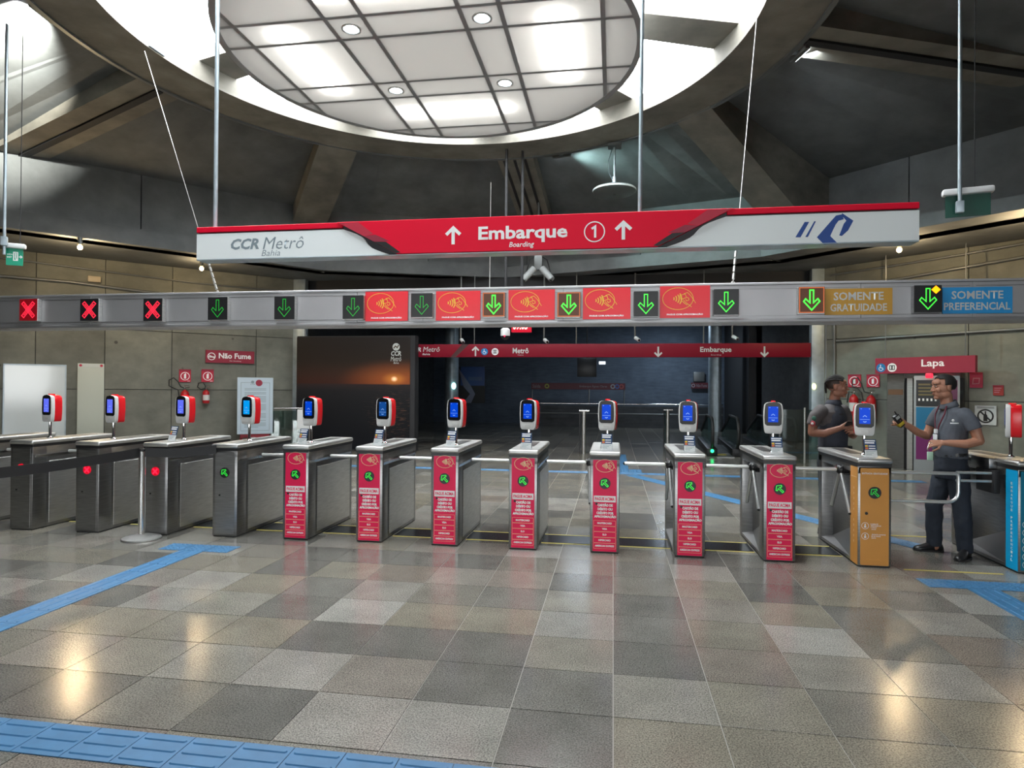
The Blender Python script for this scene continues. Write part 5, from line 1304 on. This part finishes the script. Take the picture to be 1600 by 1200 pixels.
MB().ball((0, -.09, -.05), .022, 10, 6).build('red_eye', mat('red_glint', (.3, 0, .02), .3, emit=(1, .05, .15), es=.6), t)
for px, py, lb in ((720, 531, 'small pole camera above the left arrow of the red direction sign'), (850, 531, 'small pole camera above the middle of the red direction sign'), (992, 528, 'small pole camera right of the ninth lane signal'), (1144, 526, 'small pole camera above the word Embarque on the red direction sign')):
    q = onto(px, py, (0, 16.85, 0), (0, 1, 0))
    t = thing('pole_camera', lb, 'camera', tuple(q), 0, 'small cameras over the direction sign')
    MB().cone((0, 0, 0), (0, 0, Z_SOF - q.z + .01), .022, n=8).build('pole', PIPE, t)
    MB().cone((.02, 0, .0), (.10, -.14, -.07), .05, .045, 12).build('camera_body', WHITE, t, smooth=40)
    MB().cone((.095, -.135, -.067), (.11, -.15, -.075), .03, n=10).build('lens', BLACK, t)
# far wall: poster, signs, screen, handrail, escalators
q0 = onto(716, 573, (0, 24.5, 0), (0, 1, 0)); q1 = onto(757, 630, (0, 24.5, 0), (0, 1, 0))
t = thing('far_poster', 'dim blue advertising poster at the left of the dark hall', 'poster', ((q0.x + q1.x) / 2, 24.5, q1.z)); w = q1.x - q0.x; h = q0.z - q1.z
MB().box(-w / 2, w / 2, 0, .1, 0, h).build('poster_body', MATTE, t)
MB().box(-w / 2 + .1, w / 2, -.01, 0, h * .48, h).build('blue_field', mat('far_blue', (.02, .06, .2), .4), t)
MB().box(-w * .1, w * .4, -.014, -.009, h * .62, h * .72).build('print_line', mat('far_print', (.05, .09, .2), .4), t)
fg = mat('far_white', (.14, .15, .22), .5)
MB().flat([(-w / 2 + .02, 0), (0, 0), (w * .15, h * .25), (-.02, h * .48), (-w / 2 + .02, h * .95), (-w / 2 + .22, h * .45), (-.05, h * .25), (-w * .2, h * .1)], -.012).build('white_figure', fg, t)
q = onto(709, 603, (0, 23.7, 0), (0, 1, 0)); tag(MB().ball((0, 0, 0), (.09, .05, .13), 12, 8).build('wall_light', mat('cyan_lamp', (.5, .9, .9), .4, emit=(.45, 1, .95), es=2.5), None, tuple(q)), 'small cyan lamp on the far left column', 'lamp')
q = onto(1272, 604, (0, 16.70, 0), (0, 1, 0)); tag(MB().ball((0, 0, 0), (.05, .03, .08), 12, 8).build('wall_light', mat('yellow_lamp', (.9, .9, .4), .4, emit=(1, .95, .35), es=2.2), None, tuple(q)), 'small yellow lamp on the right galvanised column', 'lamp')
def far_sign(x0, x1, y0, y1, Y, label, parts):
    a = onto(x0, y1, (0, Y, 0), (0, 1, 0)); b = onto(x1, y0, (0, Y, 0), (0, 1, 0))
    t = thing('far_sign', label, 'sign', ((a.x + b.x) / 2, Y, a.z)); w, h = b.x - a.x, b.z - a.z
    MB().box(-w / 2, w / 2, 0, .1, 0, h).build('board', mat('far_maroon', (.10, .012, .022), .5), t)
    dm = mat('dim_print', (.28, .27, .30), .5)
    for s, f0, f1 in parts: text(s, dm, t, -w / 2 + w * f0, -w / 2 + w * f1, h * .25, h * .75, -.004)
    return t, w, h
t, w, h = far_sign(830, 977, 599, 608, 29.0, 'far dim sign for exit and Águas Claras boarding at the back of the hall', (('Saída', .015, .10), ('Embarque Águas Claras', .52, .81)))
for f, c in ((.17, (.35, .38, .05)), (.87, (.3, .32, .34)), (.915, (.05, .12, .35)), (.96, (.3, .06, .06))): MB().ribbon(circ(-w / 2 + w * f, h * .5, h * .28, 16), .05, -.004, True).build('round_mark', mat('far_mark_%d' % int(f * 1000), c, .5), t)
for s in (-.49, .49, .12): MB().cone((w * s, .05, -a.z if False else -t.location.z), (w * s, .05, 0), .03, n=6).build('post', PIPE, t)
t, w, h = far_sign(1080, 1107, 598, 607, 30.8, 'far dim no smoking sign on the end wall', (('Não Fume', .3, .92),))
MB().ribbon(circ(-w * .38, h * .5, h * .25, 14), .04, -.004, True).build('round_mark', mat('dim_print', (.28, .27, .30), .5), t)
q0 = onto(902, 559, (0, 24.0, 0), (0, 1, 0)); q1 = onto(932, 589, (0, 24.0, 0), (0, 1, 0))
t = thing('hanging_screen', 'black screen hanging in the dark hall below the red direction sign', 'screen', ((q0.x + q1.x) / 2, 24.0, q1.z)); w = q1.x - q0.x; h = q0.z - q1.z
MB().box(-w / 2, w / 2, 0, .12, 0, h).build('case', BLACK, t, bevel=.01)
MB().cone((0, .06, h), (0, .06, Z_SOF - q1.z), .03, n=8).build('hanger_rod', MATTE, t)
q = onto(941, 567, (0, 25.0, 0), (0, 1, 0)); tag(MB().box(-.12, .12, -.05, .05, -.05, .05).build('wall_light', mat('white_lamp', (.9, .9, 1), .4, emit=(.85, .92, 1), es=2.5), None, tuple(q)), 'tiny white lamp right of the hanging black screen', 'lamp')
q = onto(1092, 588, (0, 30.9, 0), (0, 1, 0)); tag(MB().box(-.25, .25, -.1, .1, -.25, .2).build('junction_box', PIPE, None, tuple(q), bevel=.02), 'grey box on the end wall above the far no smoking sign', 'junction box')
for z, lb in ((1.05, 'upper far handrail across the end of the dark hall'), (.62, 'lower far handrail across the end of the dark hall')):
    tag(MB().tube([(-3.2, 0, 0), (4.6, 0, 0)], .035, 8).build('handrail', CHROME if z > 1 else PIPE, None, (0, 28.2, z), smooth=50), lb, 'handrail')
t = thing('dark_barrier', 'low dark barrier wall behind the far handrails', 'barrier', (0.8, 28.6, 0))
MB().box(-4, 3.9, 0, .15, 0, .95).build('wall_panel', DARKW, t)
# glass barriers with steel posts in front of the escalators
for px, yb, lb in ((912, 709, 'steel post with glass wing standing in the dark hall left of the escalators'), (1043, 702, 'slim steel post with glass wing left of the nearer escalator')):
    q = on_floor(px, yb)
    t = thing('glass_gate_post', lb, 'barrier post', (q.x, q.y, 0), 0, 'steel posts in the dark hall')
    MB().cone((0, 0, 0), (0, 0, 1.12), .05, n=14).build('post', STEEL, t, smooth=40)
    MB().tube([(-.12, 0, 1.12), (.14, 0, 1.12)], .03, 8).build('top_bar', CHROME, t, smooth=50)
    MB().box(-.12, -.09, -.02, .02, 0, 1.1).build('back_post', MATTE, t)
    MB().box(-.02, .0, .05, .9, .12, 1.05).build('glass_pane', GLS, t)
def escalator(px, yb, label, w=.95):
    q = on_floor(px, yb)
    t = thing('escalator', label, 'escalator', (q.x, q.y, 0), math.radians(-4), 'escalators in the dark hall')
    for s in (-1, 1):
        x = s * w / 2
        prof = [(0.0, .18)] + [(-.35 + .45 - .45 * math.sin(a) - .1, .58 - .40 * math.cos(a)) for a in [PI * k / 8 for k in range(9)]] + [(1.6, .98), (4.0, .40), (4.0, .18)]
        MB().tube([(x, py, pz) for py, pz in prof[1:-1]], .04, 8).build('handrail', RUBBER, t, smooth=60)
        V = [(x - .008, py, pz) for py, pz in prof[1:]] + [(x + .008, py, pz) for py, pz in prof[1:]]; n = len(prof) - 1
        MB().add(V, [tuple(range(n)), tuple(range(2 * n - 1, n - 1, -1))] + [(i, i + n, (i + 1) % n + n, (i + 1) % n) for i in range(n)]).build('glass_balustrade', GLS, t)
        MB().box(x - .13, x + .13, -.25, 4, 0, .2).build('skirt', mat('skirt_dark', (.02, .02, .022), .35, .3), t, bevel=.02)
    for k in range(7): MB().box(-w / 2 + .1, w / 2 - .1, .3 + .4 * k, .69 + .4 * k, -.0, .03).build('step', STEEL_D, t)
    MB().box(-w / 2 + .1, w / 2 - .1, -.5, .28, 0, .02).build('comb_plate', STEEL_D, t)
    MB().box(-w / 2 + .13, w / 2 - .25, -.1, .2, .02, .03).build('yellow_edge', YLINE, t)
    return t
t = escalator(1131, 712, 'escalator entry with black handrails and a green light, nearer the middle', .62)
MB().ball((-.31, -.30, .14), .045, 10, 6).build('green_light', mat('green_lamp', (0, .4, .1), .3, emit=(0.02, 1, .25), es=3), t)
escalator(1219, 712, 'escalator entry half hidden behind the rightmost red turnstile validator', .62)
q = on_floor(1252, 724)
t = thing('glass_screen', 'green-tinted glass screen with a slim post behind the left guard', 'glass screen', (q.x, q.y, 0))
MB().box(-.45, .05, -.006, .006, .1, 1.25).build('glass_pane', GLS, t); MB().box(.09, .42, -.006, .006, .1, 1.25).build('glass_pane', GLS, t)
MB().cone((.07, 0, 0), (.07, 0, 1.3), .022, n=8).build('post', STEEL, t, smooth=40); MB().cone((-.48, 0, 0), (-.48, 0, 1.3), .022, n=8).build('post', STEEL_D, t, smooth=40)
# unseen fill lights added to lift the dark hall
light('hall_fill', 'AREA', (-1.0, 22.0, Z_SOF - .05), 35, 1.2, (.75, .88, 1), aim=(-1, 22, 0), size_y=.2)
light('hall_fill', 'AREA', (2.5, 28.0, Z_SOF - .05), 90, 1.2, (.7, .85, 1), aim=(2.5, 28.5, 0), size_y=.2)
# ------------------------------------------------------------------ people
def chain(mb, pts, n=12):
    """tapering limb: list of ((x,y,z), r); round at every joint"""
    for (p, r), (q, s) in zip(pts[:-1], pts[1:]): mb.cone(p, q, r, s, n)
    for p, r in pts: mb.ball(p, r, 12, 8)
def loft(mb, secs, n=20):
    """stack of horizontal ellipses: (cx, cy, z, rx, ry, turn)"""
    V = []; F = []
    for cx, cy, z, rx, ry, tn in secs:
        c, s = math.cos(tn), math.sin(tn)
        for k in range(n):
            a = 2 * PI * k / n; x, y = rx * math.cos(a), ry * math.sin(a)
            V.append((cx + x * c - y * s, cy + x * s + y * c, z))
    for i in range(len(secs) - 1):
        for k in range(n): F.append((i * n + k, i * n + (k + 1) % n, (i + 1) * n + (k + 1) % n, (i + 1) * n + k))
    F += [tuple(range(n - 1, -1, -1)), tuple(range((len(secs) - 1) * n, len(secs) * n))]
    if secs[0][2] > secs[-1][2]: F = [f[::-1] for f in F]
    mb.add(V, F)
def fuse(name, mb, m, parent, voxel, smooth=3, fold=0.0, fscale=9.0):
    me = D.meshes.new(name); me.from_pydata(mb.v, [], mb.f)
    bm = bmesh.new(); bm.from_mesh(me); bmesh.ops.recalc_face_normals(bm, faces=bm.faces); bm.to_mesh(me); bm.free()
    ob = D.objects.new('tmp', me); COL.objects.link(ob)
    r = ob.modifiers.new('r', 'REMESH'); r.mode = 'VOXEL'; r.voxel_size = voxel
    s = ob.modifiers.new('s', 'SMOOTH'); s.factor = .5; s.iterations = smooth
    if fold:
        tx = D.textures.new('folds', 'CLOUDS'); tx.noise_scale = 1 / fscale
        d = ob.modifiers.new('d', 'DISPLACE'); d.texture = tx; d.strength = fold; d.mid_level = .5
    dg = bpy.context.evaluated_depsgraph_get(); dg.update()
    m2 = D.meshes.new_from_object(ob.evaluated_get(dg)); D.objects.remove(ob); D.meshes.remove(me)
    m2.materials.clear(); m2.materials.append(m); m2.shade_smooth(); m2.name = name
    return place(name, m2, parent)
def head_blobs(mb, M):
    def B(c, r, nu=18, nv=12):
        mb.ball((0, 0, 0), r, nu, nv, M @ Matrix.Translation(c))
    def C(p, q, r, s): mb.cone(M @ Vector(p), M @ Vector(q), r, s, 10)
    B((0, .020, .036), (.076, .096, .090)); B((0, -.012, -.010), (.068, .080, .085)); B((0, -.022, -.058), (.060, .068, .055)); B((0, -.066, -.096), (.028, .024, .020))
    B((0, -.058, .052), (.058, .034, .034)); B((0, -.066, -.058), (.036, .030, .032))
    C((-.038, -.078, .032), (.038, -.078, .032), .012, .012)
    for s in (-1, 1):
        B((.038 * s, -.064, -.022), (.026, .024, .028)); B((.079 * s, .014, -.004), (.009, .020, .032)); B((.050 * s, -.002, -.070), (.020, .045, .032))
        B((.013 * s, -.098, -.028), (.010, .012, .009))
        C((.022 * s, -.078, .014), (.046 * s, -.070, .012), .012, .010)
    C((0, -.082, .026), (0, -.106, -.022), .010, .012); B((0, -.106, -.025), (.013, .013, .011))
    B((0, -.093, -.053), (.022, .009, .007)); B((0, -.090, -.066), (.019, .010, .008)); C((0, -.084, -.042), (0, -.090, -.050), .012, .010)
def face_details(t, M, brow=True):
    for s in (-1, 1):
        e = MB(); e.ball((0, 0, 0), (.0125, .007, .0055), 10, 7, M @ Matrix.Translation((.031 * s, -.0845, .013))); e.build('eye', mat('eye_white', (.42, .38, .34), .35), t, smooth=60)
        e = MB(); e.ball((0, 0, 0), (.0062, .004, .0055), 8, 6, M @ Matrix.Translation((.031 * s, -.0890, .013))); e.build('iris', HAIR, t)
        b = MB(); b.tube([M @ Vector((.014 * s, -.093, .031)), M @ Vector((.032 * s, -.0925, .036)), M @ Vector((.050 * s, -.082, .031))], .0042, 6); b.build('eyebrow', HAIR, t)
    l = MB(); l.ball((0, 0, 0), (.020, .006, .0050), 12, 6, M @ Matrix.Translation((0, -.0975, -.060))); l.build('lips', mat('lip_brown', (.22, .085, .068), .45), t, smooth=60)
def hand(mb, wrist, d, back, curl, side, spread=.0205, L=.085, fr=.0088):
    """palm + four unequal bent fingers + thumb. d: towards the fingers, back: out of the back of the hand, side: +1/-1 where the thumb sits"""
    w = Vector(wrist); d = Vector(d).normalized(); back = Vector(back); back = (back - d * back.dot(d)).normalized(); s = d.cross(back) * side
    mb.ball(w, .027, 12, 8)
    for k in range(4):
        o = s * ((1.5 - k) * spread)
        mb.cone(w + o * .5, w + d * .092 + o, .017, .0125, 10); mb.ball(w + d * .092 + o, .0125, 10, 6)
        p = w + d * .092 + o; a = 0; r = fr + .0006
        for j, f in enumerate((.44, .32, .24)):
            a += curl[k] * (1, .95, .7)[j]
            v = d * math.cos(a) - back * math.sin(a)
            q = p + v * (L * (.92, 1.05, .98, .78)[k] * f); mb.cone(p, q, r, r * .93, 8); mb.ball(q, r * .93, 8, 6); p = q; r *= .93
    p = w + d * .028 + s * .026
    for v, r, l in ((d * .55 + s * .75 - back * .25, .0125, .042), (d * .85 + s * .25 - back * .45, .0105, .034), (d * .85 - s * .05 - back * .6, .0095, .026)):
        q = p + v.normalized() * l; mb.cone(p, q, r, r * .9, 8); mb.ball(q, r * .9, 8, 6); p = q

def head_matrix(c, face_deg, nod=0.0, tilt=0.0, k=1.0):
    return Matrix.Translation(c) @ Matrix.Rotation(math.radians(face_deg), 4, 'Z') @ Matrix.Rotation(tilt, 4, 'Y') @ Matrix.Rotation(nod, 4, 'X') @ Matrix.Scale(k, 4)
def shoe(name, t, heel, toe_dir, z=0.0, L=.29):
    d = Vector((toe_dir[0], toe_dir[1], 0)).normalized(); s = Vector((-d.y, d.x, 0)); h = Vector(heel)
    def ring(f, w, z0, z1, n=12):
        return [h + d * (L * f) + s * (w * math.cos(a)) + Vector((0, 0, z0 + (z1 - z0) * (.5 + .5 * math.sin(a)))) for a in [2 * PI * k / n for k in range(n)]]
    secs = [ring(-.02, .022, .012, .06), ring(.05, .036, .0, .10), ring(.22, .040, .0, .125), ring(.42, .040, .0, .105), ring(.62, .048, .0, .075), ring(.82, .047, .0, .058), ring(.95, .033, .002, .045), ring(1.0, .012, .008, .03)]
    V = [p for r in secs for p in r]; n = 12; F = []
    for i in range(len(secs) - 1):
        for k in range(n): F.append((i * n + k, (i + 1) * n + k, (i + 1) * n + (k + 1) % n, i * n + (k + 1) % n))
    F += [tuple(range(n)), tuple(range(len(V) - 1, len(V) - n - 1, -1))]
    o = MB().add(V, F).build(name, LEATHER, t, smooth=60)
    p = [h + d * (L * f) + s * w for f, w in ((-.03, -.02), (.1, -.042), (.6, -.052), (.85, -.05), (1.0, -.015), (1.0, .015), (.85, .05), (.6, .052), (.1, .042), (-.03, .02))]
    MB().prismz([(v.x, v.y) for v in p], z, z + .018).build('sole', RUBBER, o)

# man on the right: stands in the lane, in profile, facing the guard; radio in the far hand, padlock in the near one
def man_right():
    t = thing('person', 'man in grey polo shirt standing in profile with hand radio and padlock', 'person', (3.455, 7.32, 0))
    body = MB()
    HM = head_matrix((-.045, .0, 1.742), -86, .06, 0, 1.06)
    head_blobs(body, HM)
    chain(body, [((.02, 0, 1.50), .070), ((-.008, 0, 1.58), .058), ((-.015, 0, 1.66), .056)])
    loft(body, [(.045, 0, .92, .115, .160, 0), (.03, 0, 1.05, .120, .155, 0), (.03, 0, 1.2, .115, .150, 0), (.045, 0, 1.36, .112, .165, 0), (.04, 0, 1.46, .095, .165, 0), (.025, 0, 1.53, .06, .09, 0)])
    # near (left) arm: upper arm down and back, forearm forward; far arm: forearm raised forward
    near = [((.09, -.165, 1.455), .05), ((.145, -.213, 1.34), .054), ((.185, -.225, 1.205), .047), ((.06, -.235, 1.172), .045), ((-.08, -.215, 1.178), .034), ((-.135, -.205, 1.180), .027)]
    far = [((.0, .165, 1.455), .05), ((-.06, .213, 1.33), .05), ((-.10, .22, 1.22), .043), ((-.20, .19, 1.255), .041), ((-.33, .14, 1.335), .031), ((-.365, .125, 1.355), .026)]
    chain(body, near); chain(body, far)
    hand(body, (-.14, -.204, 1.180), (-1, .12, -.10), (.1, -.75, .65), (.55, .7, .8, .9), -1)
    hand(body, (-.37, .122, 1.358), (-.86, -.15, .45), (.35, .75, .45), (.9, .95, 1.0, 1.05), 1)
    for s, fx, fy in ((-1, .10, -.125), (1, -.06, .125)):   # legs
        chain(body, [((.04, .085 * s, .95), .10), ((.085 if s < 0 else -.075, (.085 * s + fy) / 2, .50), .055), ((fx + .01, fy, .12), .045), ((fx, fy, .05), .04)])
    fuse('body', body, SKIN, t, .004, 2)
    face_details(t, HM)
    # short hair: cap of the cranium above the hairline
    h = MB()
    h.ball((0, 0, 0), (.0795, .0995, .0945), 32, 24, HM @ Matrix.Translation((0, .020, .036)), keep=lambda c: (c.y < -.035 and c.z > .045 + (-.035 - c.y) * .25) or (-.035 <= c.y < .012 and c.z > -.012) or (c.y >= .012 and c.z > -.062))
    o = h.build('hair', HAIR, t, smooth=60); md = o.modifiers.new('thick', 'SOLIDIFY'); md.thickness = .006; md.offset = 1
    # polo shirt
    sh = MB()
    loft(sh, [(.035, 0, 1.01, .142, .185, 0), (.02, 0, 1.10, .150, .180, 0), (.02, 0, 1.20, .145, .174, 0), (.035, 0, 1.32, .135, .182, 0), (.045, 0, 1.42, .125, .190, 0), (.04, 0, 1.49, .098, .165, 0), (.03, 0, 1.545, .066, .09, 0)])
    for pts in ([((.085, -.155, 1.46), .080), ((.115, -.195, 1.405), .074), ((.148, -.215, 1.318), .072)], [((.0, .165, 1.465), .075), ((-.03, .20, 1.40), .072), ((-.06, .214, 1.325), .068)]):
        chain(sh, pts[:2], 14); sh.cone(pts[1][0], pts[2][0], pts[1][1], pts[2][1], 14)
    so = fuse('polo_shirt', sh, SHIRT, t, .009, 3, .014, 7)
    cl = MB(); n = 20; V = []; F = []
    for k in range(n):
        a = 2 * PI * k / n; c, s = math.cos(a), math.sin(a)
        V += [(.005 + .070 * c, .070 * s, 1.592 + .028 * c), (.012 + .092 * c, .098 * s, 1.535 + .020 * c)]
    for k in range(n): F.append((2 * k, 2 * k + 1, 2 * ((k + 1) % n) + 1, 2 * ((k + 1) % n)))
    o = cl.add(V, F).build('collar', SHIRT, t, smooth=60); md = o.modifiers.new('thick', 'SOLIDIFY'); md.thickness = .006
    mb = MB(); mb.ball((0, 0, 0), (.014, .004, .014), 10, 6, Matrix.Translation((-.035, -.181, 1.405))); mb.box(-.06, .015, -.188, -.178, 1.372, 1.384); mb.build('chest_print', WPRINT, t)
    # lanyard and badge
    MB().tube([(-.045, -.075, 1.55), (-.078, -.105, 1.47), (-.112, -.075, 1.36), (-.128, -.05, 1.26)], .007, 6).build('lanyard', CORD, t, smooth=60)
    MB().tube([(-.055, .06, 1.55), (-.095, .05, 1.46), (-.12, .0, 1.36), (-.13, -.045, 1.26)], .007, 6).build('lanyard', CORD, t, smooth=60)
    b = MB().box(-.150, -.140, -.10, -.02, 1.135, 1.255).build('badge', WHITE, t, bevel=.003, seg=1)
    for k in range(3): MB().box(-.1515, -.1495, -.09, -.03, 1.15 + .02 * k, 1.16 + .02 * k).build('print_line', NAVY, b)
    MB().box(-.155, -.130, -.085, -.045, 1.265, 1.31).build('badge_clip', WHITE, t, bevel=.004, seg=1)
    # trousers
    tr = MB()
    loft(tr, [(.04, 0, .80, .145, .195, 0), (.035, 0, .90, .150, .195, 0), (.03, 0, .98, .142, .185, 0), (.03, 0, 1.055, .138, .178, 0)])
    for s, kx, fx, fy in ((-1, .085, .105, -.125), (1, -.075, -.065, .125)):
        chain(tr, [((.035 - .015 * s, .09 * s, .84), .110), ((kx, (.095 * s + fy) / 2, .50), .082), ((kx * .6 + fx * .4, fy, .34), .080)], 14)
        tr.cone((kx * .6 + fx * .4, fy, .34), (fx, fy, .06), .080, .070, 14)
    fuse('trousers', tr, TROUS, t, .009, 3, .022, 9)
    MB().lathe([(.001, 0), (1, 0), (1, .035), (.001, .035)], 24).build('belt', LEATHER, t, (.03, 0, 1.035), smooth=40).scale = (.143, .184, 1)
    shoe('shoe', t, (.155, -.095, 0), (-.70, -.71)); shoe('shoe', t, (.015, .135, 0), (-1, -.06))
    # hand radio in the far hand
    r = thing('hand_radio', 'black hand radio with yellow label held up in the right man\'s far hand', 'radio', (3.455 - .447, 7.32 + .068, 1.385), math.radians(20))
    r.rotation_euler = (0.15, math.radians(-38), math.radians(12))
    MB().box(-.032, .032, -.022, .022, -.075, .075).build('radio_body', BLACK, r, bevel=.007)
    MB().box(-.034, .034, -.024, .024, -.06, -.02).build('yellow_label', mat('yellow_tape', (.55, .42, .03), .5), r, bevel=.004)
    MB().box(-.022, .022, -.024, -.021, .03, .062).build('display', mat('display_grey', (.45, .47, .45), .3), r)
    MB().cone((.018, 0, .075), (.018, 0, .115), .008, .006, 10).build('antenna', BLACK, r)
    # padlock hanging from the near hand
    x, y, z = 3.455 - .262, 7.32 - .215, 1.085
    p = thing('padlock', 'pale green padlock with a thin shackle hanging from the right man\'s near hand', 'padlock', (x, y, z))
    MB().box(-.028, .024, -.012, .012, -.085, .0).build('lock_body', mat('pale_green', (.45, .66, .50), .4), p, bevel=.004)
    MB().box(.030, .036, -.006, .006, -.075, .0).build('key', CHROME, p)
    MB().tube([(-.020, 0, 0), (-.026, 0, .035), (-.018, 0, .075), (.004, 0, .098), (.022, 0, .085)], .0035, 8).build('shackle', CHROME, p, smooth=60)
    return t
man_right()

# guard on the left: half turned towards the other man, phone at his chest
def guard_left():
    ox, oy = 2.585, 8.12
    t = thing('person', 'guard with braided hair and dark vest holding a phone at his chest', 'person', (ox, oy, 0))
    T = math.radians(38)                                     # torso turned towards image right
    def R(x, y, z): c, s = math.cos(T), math.sin(T); return (x * c - y * s, x * s + y * c, z)
    body = MB()
    HM = head_matrix((.045, -.02, 1.742), 68, .02, 0, 1.06)
    head_blobs(body, HM)
    chain(body, [((.0, .02, 1.50), .072), ((.018, .01, 1.58), .060), ((.028, .005, 1.66), .058)])
    loft(body, [(0, 0, .92, .165, .115, T), (0, 0, 1.05, .160, .115, T), (0, 0, 1.2, .160, .115, T), (0, 0, 1.36, .175, .112, T), (0, 0, 1.46, .170, .095, T), (0, 0.01, 1.53, .09, .06, T)])
    near = [((-.185, -.095, 1.455), .05), ((-.258, -.132, 1.33), .055), ((-.275, -.15, 1.205), .049), ((-.16, -.215, 1.205), .046), ((-.03, -.265, 1.262), .034), ((.005, -.275, 1.278), .028)]
    far = [R(.18, .0, 1.455), R(.235, -.02, 1.33), R(.235, -.03, 1.20), R(.15, -.16, 1.17), R(.08, -.24, 1.20)]
    chain(body, near); chain(body, list(zip(far, (.05, .05, .044, .038, .028))))
    hand(body, (.008, -.277, 1.280), (.88, -.12, .42), (.15, -.85, .5), (.55, .6, .65, .75), 1)
    hand(body, far[-1], (-.5, -.5, .3), (.3, -.6, .4), (.6, .7, .8, .9), 1)
    for s in (-1, 1):
        p = R(.09 * s, 0, .95); q = R(.10 * s, -.02, .5); f = R(.11 * s, 0, .1)
        chain(body, [(p, .10), (q, .062), (f, .045)])
    fuse('body', body, SKIN2, t, .004, 2)
    face_details(t, HM)
    # scalp and braids
    h = MB(); h.ball((0, 0, 0), (.079, .0995, .0935), 28, 20, HM @ Matrix.Translation((0, .020, .036)), keep=lambda c: (c.y < -.035 and c.z > .045 + (-.035 - c.y) * .25) or (-.035 <= c.y < .012 and c.z > -.005) or (c.y >= .012 and c.z > -.06))
    h.build('hair', mat('scalp', (.045, .028, .022), .7), t, smooth=60)
    br = MB()
    for k in range(-4, 5):
        a = k * .26; pts = []
        for i in range(12):
            b = -.62 + i * .235
            v = Vector((.0835 * math.sin(a) * math.cos(max(0, b - 1.3) * .5), .020 + .104 * math.sin(b - .25), .036 + .098 * math.cos(b - .25) * math.cos(a)))
            pts.append(HM @ v)
        e = pts[-1]; pts += [e + Vector((.0, .0, -.045)), e + Vector((.006, -.004, -.10))]
        br.tube(pts, [.0085] * (len(pts) - 1) + [.005], 7)
    br.build('braids', HAIR, t, smooth=60)
    # shirt with short sleeves
    sh = MB()
    loft(sh, [(0, 0, .99, .178, .132, T), (0, 0, 1.10, .176, .135, T), (0, 0, 1.22, .176, .135, T), (0, 0, 1.36, .190, .132, T), (0, 0, 1.45, .188, .115, T), (0, .005, 1.52, .12, .082, T), (0, .008, 1.545, .085, .068, T)])
    for pts in ([((-.165, -.10, 1.455), .082), ((-.23, -.125, 1.40), .074), ((-.266, -.138, 1.29), .070)], [(R(.19, 0, 1.462), .076), (R(.22, -.01, 1.40), .074), (R(.238, -.02, 1.30), .07)]):
        chain(sh, pts[:2], 14); sh.cone(pts[1][0], pts[2][0], pts[1][1], pts[2][1], 14)
    fuse('shirt', sh, SHIRT2, t, .009, 3, .014, 7)
    v = MB()
    loft(v, [(0, 0, 1.02, .188, .148, T), (0, 0, 1.15, .186, .152, T), (0, 0, 1.30, .184, .152, T), (R(.0, 0, 0)[0], 0, 1.40, .165, .142, T), (0, 0, 1.47, .140, .118, T), (0, .006, 1.535, .095, .078, T)])
    fuse('vest', v, VEST, t, .009, 3, .012, 6)
    cl = MB(); n = 20; V = []; F = []
    for k in range(n):
        a = 2 * PI * k / n; c, s = math.cos(a), math.sin(a)
        V += [(.018 + .072 * c, .012 + .072 * s, 1.592), (.008 + .098 * c, .012 + .096 * s, 1.535)]
    for k in range(n): F.append((2 * k, 2 * k + 1, 2 * ((k + 1) % n) + 1, 2 * ((k + 1) % n)))
    o = cl.add(V, F).build('collar', VEST, t, smooth=60); md = o.modifiers.new('thick', 'SOLIDIFY'); md.thickness = .008
    # shoulder patches
    for z, m, r in ((1.375, mat('patch_green', (.05, .17, .12), .6), .028), (1.315, mat('patch_red', (.5, .06, .08), .6), .034)):
        mb = MB(); mb.ball((0, 0, 0), (r, .010, r), 14, 8, Matrix.Translation((-.283 if z < 1.35 else -.268, -.195, z)) @ Matrix.Rotation(math.radians(-42), 4, 'Z')); pa = mb.build('sleeve_patch', m, t, smooth=60)
        if z < 1.35: mb = MB(); mb.ball((0, 0, 0), (.02, .012, .018), 12, 6, Matrix.Translation((-.2845, -.1975, z)) @ Matrix.Rotation(math.radians(-42), 4, 'Z')); mb.build('patch_print', WPRINT, pa)
    MB().box(-.03, .035, -.012, .0, 0, .014).build('chest_strap', MATTE, t, R(-.08, -.152, 1.42), T)
    # belt and trousers
    tr = MB(); loft(tr, [(0, 0, .80, .190, .145, T), (0, 0, .92, .186, .142, T), (0, 0, 1.02, .176, .134, T)])
    for s in (-1, 1):
        p = R(.095 * s, 0, .86); q = R(.105 * s, -.01, .5); f = R(.115 * s, 0, .06)
        chain(tr, [(p, .115), (q, .095)], 14); tr.cone(q, f, .095, .085, 14)
    fuse('trousers', tr, TROUS, t, .010, 3, .026, 6)
    o = MB().lathe([(.001, 0), (1, 0), (1, .055), (.001, .055)], 28).build('belt', LEATHER, t, (0, 0, .985), T, smooth=40); o.scale = (.196, .158, 1)
    bk = MB().box(-.032, .032, -.012, .0, -.026, .026).build('belt_buckle', BLACK, t, R(.02, -.158, 1.012), T, bevel=.004)
    for x in (-.14, .12): MB().box(-.03, .03, -.03, .02, -.04, .05).build('belt_pouch', MATTE, t, R(x, -.125, 1.0), T, bevel=.008)
    for s in (-1, 1):
        hp = R(.115 * s, .09, 0); d = R(.25 * s, -1, 0); shoe('shoe', t, (hp[0], hp[1], 0), d)
    ph = thing('mobile_phone', 'dark phone in the hand of the guard with braids', 'phone', (ox + .075, oy - .318, 1.325), math.radians(20))
    ph.rotation_euler = (math.radians(-50), 0, math.radians(25))
    MB().box(-.05, .065, -.038, .038, -.006, .006).build('phone_body', BLACK, ph, bevel=.004)
    return t
guard_left()
